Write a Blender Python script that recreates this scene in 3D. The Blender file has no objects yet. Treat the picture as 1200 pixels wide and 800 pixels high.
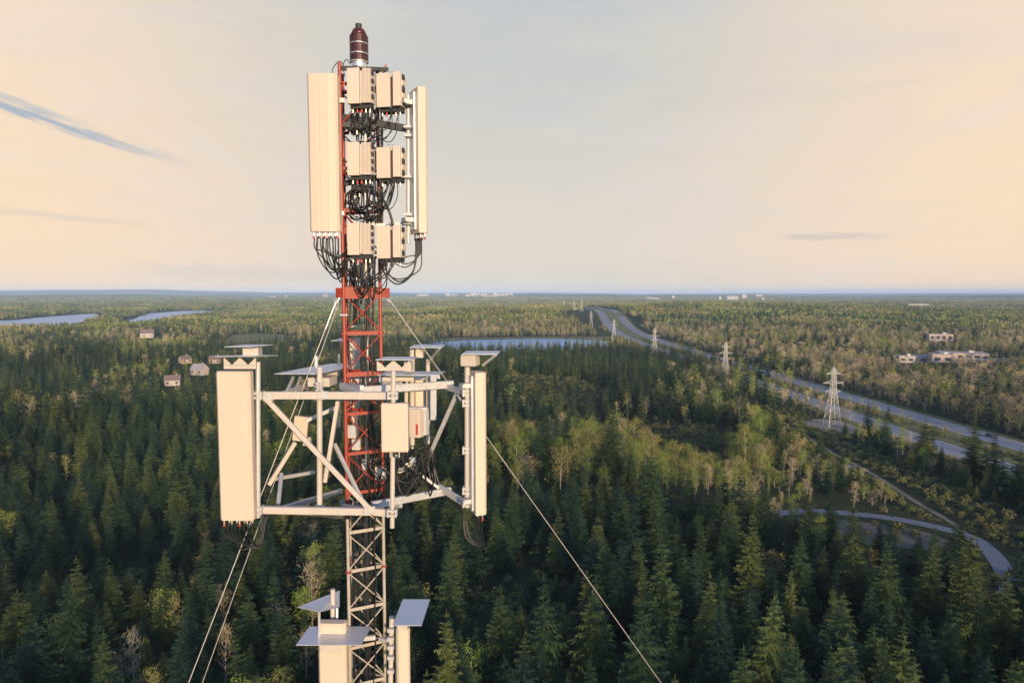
import bpy, math, random
import numpy as np
from mathutils import Vector, Matrix

R = math.radians
C = bpy.context.scene.collection
SC = bpy.context.scene

# ------------------------------------------------------------------ camera
EYE = 60.0
PITCH = math.atan(57 / 800)
cam_d = bpy.data.cameras.new('camera')
cam = bpy.data.objects.new('camera', cam_d)
C.objects.link(cam)
cam.location = (0, 0, EYE)
cam.rotation_euler = (R(90) - PITCH, 0, 0)
cam_d.sensor_width = 36
cam_d.lens = 24
cam_d.clip_start = 0.1
cam_d.clip_end = 90000
SC.camera = cam

# ------------------------------------------------------------------ light
SUN_EL = R(9.5)
SUN_AZ = math.atan2(0.34, -0.94)          # towards the sun, from +Y clockwise
world = bpy.data.worlds.new('World')
SC.world = world
world.use_nodes = True
nt = world.node_tree
nt.nodes.clear()


def N(nt, kind, **kw):
    n = nt.nodes.new(kind)
    for k, v in kw.items():
        if k.startswith('i_'):
            key = k[2:]
            key = int(key) if key.isdigit() else key.replace('_', ' ')
            n.inputs[key].default_value = v
        else:
            setattr(n, k, v)
    return n


def M2(nt, op, a, b=None, c=None, clamp=False):
    n = nt.nodes.new('ShaderNodeMath')
    n.operation = op
    n.use_clamp = clamp
    for i, v in enumerate((a, b, c)):
        if v is None:
            continue
        if isinstance(v, (int, float)):
            n.inputs[i].default_value = v
        else:
            nt.links.new(v, n.inputs[i])
    return n.outputs[0]


def MIX(nt, fac, a, b, blend='MIX'):
    n = nt.nodes.new('ShaderNodeMix')
    n.data_type = 'RGBA'
    n.blend_type = blend
    for key, v in ((0, fac), (6, a), (7, b)):
        if isinstance(v, (int, float)):
            n.inputs[key].default_value = v
        elif isinstance(v, tuple):
            n.inputs[key].default_value = v if len(v) == 4 else (*v, 1)
        else:
            nt.links.new(v, n.inputs[key])
    return n.outputs[2]


def RAMP(nt, fac, stops):
    n = nt.nodes.new('ShaderNodeValToRGB')
    el = n.color_ramp.elements
    while len(el) < len(stops):
        el.new(0.5)
    for e, (p, c) in zip(el, stops):
        e.position = p
        e.color = c if len(c) == 4 else (*c, 1)
    nt.links.new(fac, n.inputs[0])
    return n.outputs[0]


def SMOOTH(nt, v, lo, hi):
    n = nt.nodes.new('ShaderNodeMapRange')
    n.interpolation_type = 'SMOOTHSTEP'
    n.inputs['From Min'].default_value = lo
    n.inputs['From Max'].default_value = hi
    nt.links.new(v, n.inputs['Value'])
    return n.outputs[0]


sky = N(nt, 'ShaderNodeTexSky', sky_type='NISHITA', sun_disc=False, sun_elevation=SUN_EL,
        sun_rotation=SUN_AZ, altitude=60, air_density=1.0, dust_density=2.0, ozone_density=1.5)
tc = N(nt, 'ShaderNodeTexCoord')
sep = N(nt, 'ShaderNodeSeparateXYZ')
nt.links.new(tc.outputs['Generated'], sep.inputs[0])
az = M2(nt, 'ARCTAN2', sep.outputs[0], sep.outputs[1])
el_ = M2(nt, 'ARCSINE', sep.outputs[2])
comb = N(nt, 'ShaderNodeCombineXYZ')
nt.links.new(az, comb.inputs[0])
nt.links.new(el_, comb.inputs[1])
mp = N(nt, 'ShaderNodeMapping')
mp.inputs['Scale'].default_value = (1.2, 5.0, 1)
mp.inputs['Rotation'].default_value = (0, 0, R(-8))
nt.links.new(comb.outputs[0], mp.inputs[0])
veil_n = N(nt, 'ShaderNodeTexNoise', i_Scale=2.6, i_Detail=8.0, i_Roughness=0.62, i_Distortion=0.6)
nt.links.new(mp.outputs[0], veil_n.inputs['Vector'])
# high hazy veil: thickest near the horizon and towards both sides of the view
absaz = M2(nt, 'ABSOLUTE', M2(nt, 'ADD', az, -0.0))
side = SMOOTH(nt, absaz, 0.05, 0.72)
elev = SMOOTH(nt, el_, 0.34, 0.66)
veil_col = MIX(nt, side, (4.75, 4.3, 3.75), (6.1, 4.6, 3.25))
hi_col = MIX(nt, side, (3.65, 3.75, 3.6), (5.7, 4.6, 3.5))
low = SMOOTH(nt, el_, 0.04, 0.36)
veil_col = MIX(nt, low, veil_col, hi_col)
f0 = M2(nt, 'SUBTRACT', 1.0, M2(nt, 'MULTIPLY', elev, 0.92))
f1 = M2(nt, 'ADD', f0, M2(nt, 'MULTIPLY', M2(nt, 'SUBTRACT', veil_n.outputs[0], 0.5), 0.35), clamp=True)
ahead = M2(nt, 'SUBTRACT', 1.0, SMOOTH(nt, M2(nt, 'ABSOLUTE', az), 1.0, 1.75))
f1 = M2(nt, 'MULTIPLY', f1, ahead)
clear = MIX(nt, 1.0, sky.outputs[0], (0.70, 1.10, 1.95), 'MULTIPLY')
col = MIX(nt, f1, clear, veil_col)


def streak(az0, el0, az1, el1, w, amount, tint):
    """A thin bank of grey-blue cloud along a line of sight directions."""
    global col
    L = math.hypot(az1 - az0, el1 - el0)
    ux, uy = (az1 - az0) / L, (el1 - el0) / L
    dx = M2(nt, 'SUBTRACT', az, az0)
    dy = M2(nt, 'SUBTRACT', el_, el0)
    along = M2(nt, 'ADD', M2(nt, 'MULTIPLY', dx, ux), M2(nt, 'MULTIPLY', dy, uy))
    across = M2(nt, 'SUBTRACT', M2(nt, 'MULTIPLY', dy, ux), M2(nt, 'MULTIPLY', dx, uy))
    c2 = N(nt, 'ShaderNodeCombineXYZ')
    nt.links.new(M2(nt, 'MULTIPLY', along, 22.0), c2.inputs[0])
    nt.links.new(M2(nt, 'MULTIPLY', across, 160.0), c2.inputs[1])
    nz = N(nt, 'ShaderNodeTexNoise', i_Scale=1.0, i_Detail=4.0)
    nt.links.new(c2.outputs[0], nz.inputs['Vector'])
    wob = M2(nt, 'ADD', across, M2(nt, 'MULTIPLY', M2(nt, 'SUBTRACT', nz.outputs[0], 0.5), w * 2.2))
    a = M2(nt, 'SUBTRACT', 1.0, SMOOTH(nt, M2(nt, 'ABSOLUTE', wob), 0.0, w))
    b = M2(nt, 'MULTIPLY', SMOOTH(nt, along, 0.0, L * 0.25), M2(nt, 'SUBTRACT', 1.0, SMOOTH(nt, along, L * 0.55, L)))
    f = M2(nt, 'MULTIPLY', M2(nt, 'MULTIPLY', a, b), amount)
    col = MIX(nt, f, col, tint)


wisp = N(nt, 'ShaderNodeTexNoise', i_Scale=1.7, i_Detail=9.0, i_Roughness=0.65, i_Distortion=1.2)
mp2 = N(nt, 'ShaderNodeMapping')
mp2.inputs['Scale'].default_value = (2.0, 9.0, 1)
mp2.inputs['Rotation'].default_value = (0, 0, R(-14))
nt.links.new(comb.outputs[0], mp2.inputs[0])
nt.links.new(mp2.outputs[0], wisp.inputs['Vector'])
col = MIX(nt, M2(nt, 'MULTIPLY', SMOOTH(nt, wisp.outputs[0], 0.48, 0.75), 0.28), col, (4.9, 4.6, 4.3))
col = MIX(nt, M2(nt, 'MULTIPLY', M2(nt, 'SUBTRACT', 1.0, SMOOTH(nt, wisp.outputs[0], 0.25, 0.47)), 0.14), col, (2.7, 3.1, 3.4))
streak(-0.80, 0.255, -0.40, 0.155, 0.009, 0.75, (1.6, 2.5, 3.5))
streak(-0.72, 0.245, -0.52, 0.195, 0.006, 0.5, (2.0, 2.8, 3.6))
streak(0.36, 0.075, 0.52, 0.072, 0.006, 0.45, (3.1, 3.05, 3.1))
streak(-0.70, 0.098, -0.45, 0.085, 0.006, 0.25, (3.1, 3.1, 3.2))
streak(-0.55, 0.03, -0.05, 0.02, 0.016, 0.3, (3.4, 3.35, 3.4))
bg = N(nt, 'ShaderNodeBackground', i_Strength=0.15)
nt.links.new(col, bg.inputs[0])
out = N(nt, 'ShaderNodeOutputWorld')
nt.links.new(bg.outputs[0], out.inputs[0])

sun_d = bpy.data.lights.new('sun', 'SUN')
sun_d.energy = 5.0
sun_d.angle = R(0.5)
sun_d.color = (1.0, 0.68, 0.38)
sun = bpy.data.objects.new('sun', sun_d)
C.objects.link(sun)
sv = Vector((math.sin(SUN_AZ) * math.cos(SUN_EL), math.cos(SUN_AZ) * math.cos(SUN_EL), math.sin(SUN_EL)))
sun.rotation_euler = sv.to_track_quat('Z', 'Y').to_euler()

SC.view_settings.view_transform = 'Standard'
SC.view_settings.look = 'None'
SC.view_settings.exposure = 0.12
SC.view_settings.gamma = 1.0
SC.view_settings.use_curve_mapping = False
SC.cycles.use_denoising = True
SC.cycles.max_bounces = 6
SC.cycles.diffuse_bounces = 3
SC.cycles.glossy_bounces = 2
SC.cycles.transparent_max_bounces = 8
SC.cycles.volume_bounces = 0
SC.cycles.use_adaptive_sampling = True
SC.cycles.adaptive_threshold = 0.012


# ------------------------------------------------------------------ helpers
def ray(px, py):
    cp, sp = math.cos(PITCH), math.sin(PITCH)
    a, b = (px - 600) / 800, (400 - py) / 800
    return Vector((a, cp + b * sp, -sp + b * cp))


def P(px, py, d):
    """Point seen at photo position (px, py), d metres ahead of the camera along world Y."""
    r = ray(px, py)
    return Vector((0, 0, EYE)) + r * (d / r.y)


def G(px, py):
    r = ray(px, py)
    t = -EYE / r.z
    return np.array((r.x * t, r.y * t))


def ground_px(x, y):
    """Photo position of ground points (flat), arrays."""
    cp, sp = math.cos(PITCH), math.sin(PITCH)
    f = y * cp + EYE * sp
    u = y * sp - EYE * cp
    return 600 + 800 * x / f, 400 - 800 * u / f


def tag(o, label=None, cat=None, group=None, kind=None):
    if label: o['label'] = label
    if cat: o['category'] = cat
    if group: o['group'] = group
    if kind: o['kind'] = kind
    return o


WL = {}


def empty(name, loc):
    o = bpy.data.objects.new(name, None)
    o.empty_display_size = 0.2
    C.objects.link(o)
    o.location = loc
    WL[o.name] = Vector(loc)
    return o


class MB:
    def __init__(s):
        s.v, s.f, s.m = [], [], []
        s.mi = 0

    def add(s, vs, fs):
        n = len(s.v)
        s.v += [tuple(q) for q in vs]
        s.f += [tuple(i + n for i in f) for f in fs]
        s.m += [s.mi] * len(fs)

    def box(s, c, size, rot=None):
        c = Vector(c)
        hx, hy, hz = (k / 2 for k in size)
        vs = [Vector((x * hx, y * hy, z * hz)) for z in (-1, 1) for y in (-1, 1) for x in (-1, 1)]
        if rot is not None:
            vs = [rot @ q for q in vs]
        s.add([c + q for q in vs], [(0, 2, 3, 1), (4, 5, 7, 6), (0, 1, 5, 4), (2, 6, 7, 3), (0, 4, 6, 2), (1, 3, 7, 5)])
        return s

    def beam(s, p, q, w, h, up=(0, 0, 1)):
        """Bar from p to q, w across, h along up."""
        p, q = Vector(p), Vector(q)
        d = (q - p).normalized()
        up = Vector(up)
        if abs(d.dot(up)) > 0.98:
            up = Vector((0, 1, 0))
        r = d.cross(up).normalized()
        u = r.cross(d)
        vs = []
        for e in (p, q):
            for a, b in ((-1, -1), (1, -1), (1, 1), (-1, 1)):
                vs.append(e + r * (a * w / 2) + u * (b * h / 2))
        s.add(vs, [(0, 1, 2, 3), (7, 6, 5, 4), (0, 4, 5, 1), (1, 5, 6, 2), (2, 6, 7, 3), (3, 7, 4, 0)])
        return s

    def tube(s, pts, r, n=6, r2=None, caps=True):
        pts = [Vector(q) for q in pts]
        m = len(pts)
        base = len(s.v)
        prev = None
        vs = []
        for i, q in enumerate(pts):
            d = (pts[min(i + 1, m - 1)] - pts[max(i - 1, 0)]).normalized()
            if prev is None:
                a = Vector((0, 0, 1)) if abs(d.z) < 0.9 else Vector((1, 0, 0))
                x = d.cross(a).normalized()
            else:
                x = (prev - d * prev.dot(d))
                x = x.normalized() if x.length > 1e-6 else d.orthogonal().normalized()
            prev = x
            y = d.cross(x)
            rr = r if r2 is None else r + (r2 - r) * i / (m - 1)
            for k in range(n):
                t = 2 * math.pi * k / n
                vs.append(q + x * (rr * math.cos(t)) + y * (rr * math.sin(t)))
        fs = []
        for i in range(m - 1):
            for k in range(n):
                a, b = i * n + k, i * n + (k + 1) % n
                fs.append((a, b, b + n, a + n))
        if caps:
            fs.append(tuple(range(n - 1, -1, -1)))
            fs.append(tuple((m - 1) * n + k for k in range(n)))
        s.add(vs, fs)
        return s

    def prism(s, outline, z0, z1, place):
        """Closed 2-D outline (x, y) pushed from z0 to z1; place maps (x, y, z) to a world point."""
        n = len(outline)
        vs = [place(x, y, z0) for x, y in outline] + [place(x, y, z1) for x, y in outline]
        fs = [tuple(range(n - 1, -1, -1)), tuple(range(n, 2 * n))]
        for k in range(n):
            j = (k + 1) % n
            fs.append((k, j, j + n, k + n))
        s.add(vs, fs)
        return s

    def build(s, name, mat, parent=None, smooth=False, bevel=0):
        off = Vector((0, 0, 0))
        if parent is not None:
            off = WL[parent.name]
        me = bpy.data.meshes.new(name)
        me.from_pydata([(x - off.x, y - off.y, z - off.z) for x, y, z in s.v], [], s.f)
        for mm in (mat if isinstance(mat, (list, tuple)) else [mat]):
            me.materials.append(mm)
        me.polygons.foreach_set('material_index', s.m)
        if smooth:
            me.polygons.foreach_set('use_smooth', [True] * len(me.polygons))
        me.update()
        o = bpy.data.objects.new(name, me)
        C.objects.link(o)
        if parent is not None:
            o.parent = parent
        WL[o.name] = off
        if bevel:
            b = o.modifiers.new('edge', 'BEVEL')
            b.width = bevel
            b.segments = 2
            b.limit_method = 'ANGLE'
        return o


def own_origin(o):
    """Top-level single mesh: move its origin to the bottom centre of its shape."""
    vs = [v.co for v in o.data.vertices]
    c = Vector((sum(v.x for v in vs) / len(vs), sum(v.y for v in vs) / len(vs), min(v.z for v in vs)))
    o.data.transform(Matrix.Translation(-c))
    o.location = c
    return o


def smooth_path(pts, n=8):
    """Catmull-Rom through the points."""
    pts = [Vector(p) for p in pts]
    q = [pts[0] * 2 - pts[1]] + pts + [pts[-1] * 2 - pts[-2]]
    outp = []
    for i in range(1, len(q) - 2):
        for k in range(n):
            t = k / n
            a, b, c, d = q[i - 1], q[i], q[i + 1], q[i + 2]
            outp.append(0.5 * ((2 * b) + (c - a) * t + (2 * a - 5 * b + 4 * c - d) * t * t + (3 * b - a - 3 * c + d) * t ** 3))
    outp.append(pts[-1])
    return outp


# ------------------------------------------------------------------ materials
def mat(name, color, rough=0.6, metal=0.0, var=0.0, scale=8.0, dirt=None, spec=0.5, stretch=(1, 1, 1), bump=0.0):
    m = bpy.data.materials.new(name)
    m.use_nodes = True
    t = m.node_tree
    b = t.nodes['Principled BSDF']
    b.inputs['Roughness'].default_value = rough
    b.inputs['Metallic'].default_value = metal
    b.inputs['Specular IOR Level'].default_value = spec
    if var or dirt:
        co = N(t, 'ShaderNodeTexCoord')
        mpn = N(t, 'ShaderNodeMapping')
        mpn.inputs['Scale'].default_value = stretch
        t.links.new(co.outputs['Object'], mpn.inputs[0])
        nz = N(t, 'ShaderNodeTexNoise', i_Scale=scale, i_Detail=6.0, i_Roughness=0.6)
        t.links.new(mpn.outputs[0], nz.inputs['Vector'])
        lo = tuple(c * (1 - var) for c in color)
        hi = tuple(min(1, c * (1 + var)) for c in color)
        c = RAMP(t, nz.outputs[0], [(0.3, lo), (0.7, hi)])
        if dirt:
            nz2 = N(t, 'ShaderNodeTexNoise', i_Scale=scale * 2.7, i_Detail=8.0, i_Roughness=0.7)
            t.links.new(mpn.outputs[0], nz2.inputs['Vector'])
            f = SMOOTH(t, nz2.outputs[0], 0.55, 0.75)
            c = MIX(t, M2(t, 'MULTIPLY', f, dirt[1]), c, dirt[0])
        t.links.new(c, b.inputs['Base Color'])
        r = M2(t, 'ADD', M2(t, 'MULTIPLY', nz.outputs[0], 0.25), rough - 0.12, clamp=True)
        t.links.new(r, b.inputs['Roughness'])
        if bump:
            bp = N(t, 'ShaderNodeBump', i_Strength=bump, i_Distance=0.02)
            t.links.new(nz.outputs[0], bp.inputs['Height'])
            t.links.new(bp.outputs[0], b.inputs['Normal'])
    else:
        b.inputs['Base Color'].default_value = (*color, 1)
    return m


def leaf_mat(name, stops, rough=0.7, trans=0.0):
    """Foliage: hue picked per tree, broken up by noise through the crown."""
    m = bpy.data.materials.new(name)
    m.use_nodes = True
    t = m.node_tree
    b = t.nodes['Principled BSDF']
    oi = N(t, 'ShaderNodeObjectInfo')
    c = RAMP(t, oi.outputs['Random'], stops)
    geo = N(t, 'ShaderNodeNewGeometry')
    nz = N(t, 'ShaderNodeTexNoise', i_Scale=0.9, i_Detail=3.0)
    t.links.new(geo.outputs['Position'], nz.inputs['Vector'])
    k = M2(t, 'ADD', 0.45, M2(t, 'MULTIPLY', nz.outputs[0], 1.1))
    nz2 = N(t, 'ShaderNodeTexNoise', i_Scale=0.011, i_Detail=2.0)
    t.links.new(geo.outputs['Position'], nz2.inputs['Vector'])
    k = M2(t, 'MULTIPLY', k, M2(t, 'ADD', 0.15, M2(t, 'MULTIPLY', nz2.outputs[0], 1.9)))
    cv = N(t, 'ShaderNodeVectorMath', operation='SCALE')
    t.links.new(c, cv.inputs[0])
    t.links.new(k, cv.inputs['Scale'])
    t.links.new(cv.outputs[0], b.inputs['Base Color'])
    b.inputs['Roughness'].default_value = rough
    b.inputs['Specular IOR Level'].default_value = 0.15
    if trans:
        tr = N(t, 'ShaderNodeBsdfTranslucent')
        t.links.new(cv.outputs[0], tr.inputs[0])
        mx = N(t, 'ShaderNodeMixShader', i_0=trans)
        t.links.new(b.outputs[0], mx.inputs[1])
        t.links.new(tr.outputs[0], mx.inputs[2])
        t.links.new(mx.outputs[0], t.nodes['Material Output'].inputs[0])
    return m


M = {}
M['white'] = mat('white_fibreglass', (0.57, 0.47, 0.36), 0.45, var=0.03, scale=3, dirt=((0.42, 0.34, 0.255), 0.4), stretch=(1.3, 1.3, 0.3))
M['white_paint'] = mat('white_paint', (0.47, 0.43, 0.37), 0.5, var=0.05, scale=6, dirt=((0.33, 0.28, 0.21), 0.5))
M['galv'] = mat('galvanised_steel', (0.47, 0.475, 0.47), 0.5, metal=0.25, var=0.10, scale=14, dirt=((0.33, 0.31, 0.28), 0.6))
M['alu'] = mat('aluminium_sheet', (0.55, 0.58, 0.62), 0.38, metal=0.5, var=0.06, scale=9, dirt=((0.45, 0.44, 0.42), 0.3))
M['red'] = mat('red_mast_paint', (0.28, 0.042, 0.024), 0.5, var=0.16, scale=14, dirt=((0.20, 0.085, 0.055), 0.75))
M['mastwhite'] = mat('pale_mast_paint', (0.36, 0.32, 0.26), 0.55, var=0.18, scale=9, dirt=((0.36, 0.22, 0.13), 0.5))
M['radio'] = mat('radio_grey', (0.56, 0.48, 0.39), 0.5, var=0.03, scale=11, dirt=((0.44, 0.38, 0.30), 0.35))
M['fin'] = mat('radio_fins', (0.56, 0.55, 0.52), 0.5, metal=0.2, var=0.05)
M['dark'] = mat('dark_gap', (0.03, 0.032, 0.035), 0.6, var=0.2)
M['cable'] = mat('black_cable', (0.014, 0.015, 0.017), 0.42, var=0.25, scale=20)
M['redcap'] = mat('red_weatherproofing', (0.42, 0.05, 0.03), 0.5, var=0.2)
M['brass'] = mat('plated_connector', (0.55, 0.52, 0.46), 0.35, metal=0.8, var=0.1)
M['lens'] = mat('red_beacon_lens', (0.075, 0.019, 0.015), 0.25, var=0.3, scale=12)
M['steel'] = mat('bright_steel', (0.66, 0.65, 0.62), 0.35, metal=0.7, var=0.06)
M['wire'] = mat('guy_strand', (0.50, 0.475, 0.43), 0.5, metal=0.3, var=0.06, scale=30)
M['label_red'] = mat('red_sticker', (0.45, 0.04, 0.03), 0.5)
M['pylon'] = mat('pylon_steel', (0.52, 0.52, 0.49), 0.5, metal=0.15, var=0.08, scale=2)
M['bark'] = mat('spruce_bark', (0.05, 0.04, 0.032), 0.85, var=0.25, scale=3)
M['palebark'] = mat('pale_bark', (0.30, 0.265, 0.21), 0.8, var=0.3, scale=2)
M['twig'] = mat('bare_twigs', (0.20, 0.165, 0.12), 0.85, var=0.3, scale=0.6)
M['needles'] = leaf_mat('spruce_needles', [(0.0, (0.012, 0.034, 0.022)), (0.45, (0.030, 0.062, 0.026)), (0.75, (0.058, 0.092, 0.028)), (1.0, (0.12, 0.14, 0.036))], trans=0.22)
M['leaf'] = leaf_mat('spring_leaves', [(0.0, (0.135, 0.215, 0.03)), (0.3, (0.19, 0.25, 0.036)), (0.55, (0.245, 0.245, 0.055)), (0.8, (0.27, 0.23, 0.085)), (1.0, (0.165, 0.245, 0.04))], trans=0.2)
M['budtwig'] = leaf_mat('budding_twigs', [(0.0, (0.26, 0.215, 0.12)), (0.5, (0.32, 0.265, 0.155)), (1.0, (0.22, 0.21, 0.095))])
M['scrub'] = leaf_mat('scrub_leaves', [(0.0, (0.11, 0.135, 0.035)), (0.5, (0.16, 0.145, 0.06)), (1.0, (0.09, 0.125, 0.035))], trans=0.15)
M['asphalt'] = mat('shade_tinted_asphalt', (0.12, 0.15, 0.185), 0.75, var=0.12, scale=0.15)  # bluish dark of the shaded service road put into the asphalt colour
M['asphalt2'] = mat('lane_asphalt', (0.15, 0.19, 0.23), 0.62, var=0.10, scale=0.12)
M['gravel'] = mat('gravel', (0.27, 0.245, 0.21), 0.9, var=0.25, scale=0.4)
M['sand'] = mat('bare_stony_soil', (0.27, 0.22, 0.15), 0.9, var=0.35, scale=0.25)
M['dusty'] = mat('overgrown_track', (0.145, 0.135, 0.095), 0.9, var=0.45, scale=0.35)
M['shade_soil'] = mat('shade_dark_soil', (0.085, 0.085, 0.065), 0.9, var=0.3, scale=0.3)  # soil colour darkened to paint in the shade of the clearing
M['verge'] = mat('verge_grass', (0.115, 0.125, 0.032), 0.9, var=0.35, scale=0.12)
M['meadow'] = mat('meadow_grass', (0.13, 0.135, 0.04), 0.9, var=0.25, scale=0.02)
M['line'] = mat('road_paint', (0.75, 0.74, 0.70), 0.6, var=0.05)
M['plaster'] = mat('pale_cladding', (0.44, 0.34, 0.26), 0.7, var=0.06, scale=0.3)
M['plaster2'] = mat('white_siding', (0.40, 0.37, 0.32), 0.7, var=0.06, scale=0.3)
M['roof'] = mat('grey_roofing', (0.32, 0.31, 0.31), 0.8, var=0.15, scale=0.4)
M['roof2'] = mat('brown_shingles', (0.17, 0.13, 0.11), 0.85, var=0.15, scale=0.4)
M['glass'] = mat('window_glass', (0.04, 0.055, 0.07), 0.15, spec=0.8)
M['carblue'] = mat('dark_blue_car_paint', (0.02, 0.045, 0.11), 0.25, var=0.05)
M['tyre'] = mat('tyre_rubber', (0.02, 0.02, 0.02), 0.8)


def water_mat():
    m = bpy.data.materials.new('lake_water')
    m.use_nodes = True
    t = m.node_tree
    b = t.nodes['Principled BSDF']
    b.inputs['Base Color'].default_value = (0.13, 0.35, 0.60, 1)  # blue of a sky reflection painted into the water's base colour
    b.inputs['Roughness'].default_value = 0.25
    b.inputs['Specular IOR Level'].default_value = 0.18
    b.inputs['IOR'].default_value = 1.33
    geo = N(t, 'ShaderNodeNewGeometry')
    nz = N(t, 'ShaderNodeTexNoise', i_Scale=0.55, i_Detail=5.0, i_Roughness=0.6)
    t.links.new(geo.outputs['Position'], nz.inputs['Vector'])
    bp = N(t, 'ShaderNodeBump', i_Strength=0.9, i_Distance=0.6)
    t.links.new(nz.outputs[0], bp.inputs['Height'])
    t.links.new(bp.outputs[0], b.inputs['Normal'])
    return m


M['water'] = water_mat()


def ground_mat():
    m = bpy.data.materials.new('forest_floor')
    m.use_nodes = True
    t = m.node_tree
    b = t.nodes['Principled BSDF']
    b.inputs['Roughness'].default_value = 0.95
    b.inputs['Specular IOR Level'].default_value = 0.1
    geo = N(t, 'ShaderNodeNewGeometry')
    n1 = N(t, 'ShaderNodeTexNoise', i_Scale=0.006, i_Detail=8.0, i_Roughness=0.65)
    n2 = N(t, 'ShaderNodeTexNoise', i_Scale=0.25, i_Detail=6.0, i_Roughness=0.7)
    for n in (n1, n2):
        t.links.new(geo.outputs['Position'], n.inputs['Vector'])
    c = RAMP(t, n1.outputs[0], [(0.3, (0.018, 0.028, 0.012)), (0.5, (0.032, 0.042, 0.017)), (0.7, (0.06, 0.06, 0.026))])
    k = M2(t, 'ADD', 0.45, M2(t, 'MULTIPLY', n2.outputs[0], 1.1))
    cv = N(t, 'ShaderNodeVectorMath', operation='SCALE')
    t.links.new(c, cv.inputs[0])
    t.links.new(k, cv.inputs['Scale'])
    t.links.new(cv.outputs[0], b.inputs['Base Color'])
    bp = N(t, 'ShaderNodeBump', i_Strength=0.6, i_Distance=0.5)
    t.links.new(n2.outputs[0], bp.inputs['Height'])
    t.links.new(bp.outputs[0], b.inputs['Normal'])
    return m


M['ground'] = ground_mat()


# ------------------------------------------------------------------ terrain
def sstep(a, b, x):
    t = np.clip((x - a) / (b - a), 0, 1)
    return t * t * (3 - 2 * t)


def wav(x, y, s, seed):
    r = np.random.RandomState(seed)
    z = 0
    for k in range(6):
        a = r.rand() * 6.28
        f = (0.6 + r.rand() * 1.6) / s
        z = z + np.sin((x * math.cos(a) + y * math.sin(a)) * f * 6.28 + r.rand() * 6.28) / 6
    return z


def terrain(x, y):
    x = np.asarray(x, float)
    y = np.asarray(y, float)
    d = np.hypot(x, y)
    az_ = np.arctan2(x, y)
    ramp = sstep(930, 1350, d)
    z = 17 * np.exp(-((x - 40) / 330) ** 2 - ((y - 1480) / 330) ** 2)
    z = z + 20 * np.exp(-((x - 620) / 420) ** 2 - ((y - 1800) / 650) ** 2)
    z = z + 7 * (wav(x, y, 1500, 3) + 0.35) * sstep(900, 2500, d)
    z = z + 14 * wav(x, y, 4200, 5) * sstep(2500, 6000, d)
    # low swells in the nearer woods, kept off the roads, the clearing and the lake
    off = np.maximum(sstep(70, 30, x), sstep(225, 300, x))
    off = off * sstep(110, 190, d) * (1 - np.maximum(sstep(520, 600, d) * (y < 1000) * (np.abs(az_ + 0.02) < 0.2) * sstep(0.2, 0.15, np.abs(az_ + 0.02)), sstep(760, 900, d)))
    swell = 4.5 * np.sin(y / 34.0 + x / 95.0 + 1.3) + 3.5 * np.sin(y / 61.0 - x / 70.0 + 0.2) + 2.5 * np.sin(x / 38.0 + y / 120.0)
    lakes = sstep(-0.30, -0.36, az_) * sstep(3000, 2500, d)
    z = z * ramp * (1 - lakes) + off * (swell + 1.0)
    far = sstep(5200, 9500, d)
    hills = 30 + 12 * np.sin(az_ * 9 + 1.0) + 9 * np.sin(az_ * 23 + 0.4) + 5 * np.sin(az_ * 61)
    hills = hills + 26 * sstep(0.10, -0.42, az_)
    z = z + far * np.maximum(hills, 12) * (0.55 + 0.25 * np.sin(d / 1500.0 + az_ * 5))
    far2 = sstep(11000, 16500, d)
    z = z + far2 * (16 + 10 * np.sin(az_ * 13 + 2) + 42 * sstep(0.05, -0.45, az_))
    return z


def polar_terrain():
    ang = list(np.radians(np.linspace(-60, 60, 260)))
    ang += list(np.radians(np.linspace(60, 300, 60)))[1:-1]
    ang = np.array(ang)
    rad = [0.0] + list(np.geomspace(15, 30000, 330))
    vs = [(0, 0, 0)]
    for r in rad[1:]:
        x, y = r * np.sin(ang), r * np.cos(ang)
        z = terrain(x, y)
        vs += list(zip(x, y, z))
    n = len(ang)
    fs = [(0, 1 + (k + 1) % n, 1 + k) for k in range(n)]
    for i in range(len(rad) - 2):
        a0 = 1 + i * n
        for k in range(n):
            j = (k + 1) % n
            fs.append((a0 + k, a0 + j, a0 + n + j, a0 + n + k))
    me = bpy.data.meshes.new('ground')
    me.from_pydata(vs, [], fs)
    me.materials.append(M['ground'])
    me.polygons.foreach_set('use_smooth', [True] * len(me.polygons))
    o = bpy.data.objects.new('ground', me)
    C.objects.link(o)
    return tag(o, 'dark forest floor and open rough ground running out to the far hills', 'ground', kind='structure')


polar_terrain()


def sheet(name, poly, z, m, label, cat, follow=False):
    """Flat ground patch from a 2-D outline."""
    me = bpy.data.meshes.new(name)
    me.from_pydata([(x, y, z) for x, y in poly], [], [tuple(range(len(poly)))])
    me.materials.append(m)
    o = bpy.data.objects.new(name, me)
    C.objects.link(o)
    if me.polygons[0].normal.z < 0:
        me.flip_normals()
    return tag(o, label, cat, kind='structure')


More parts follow.
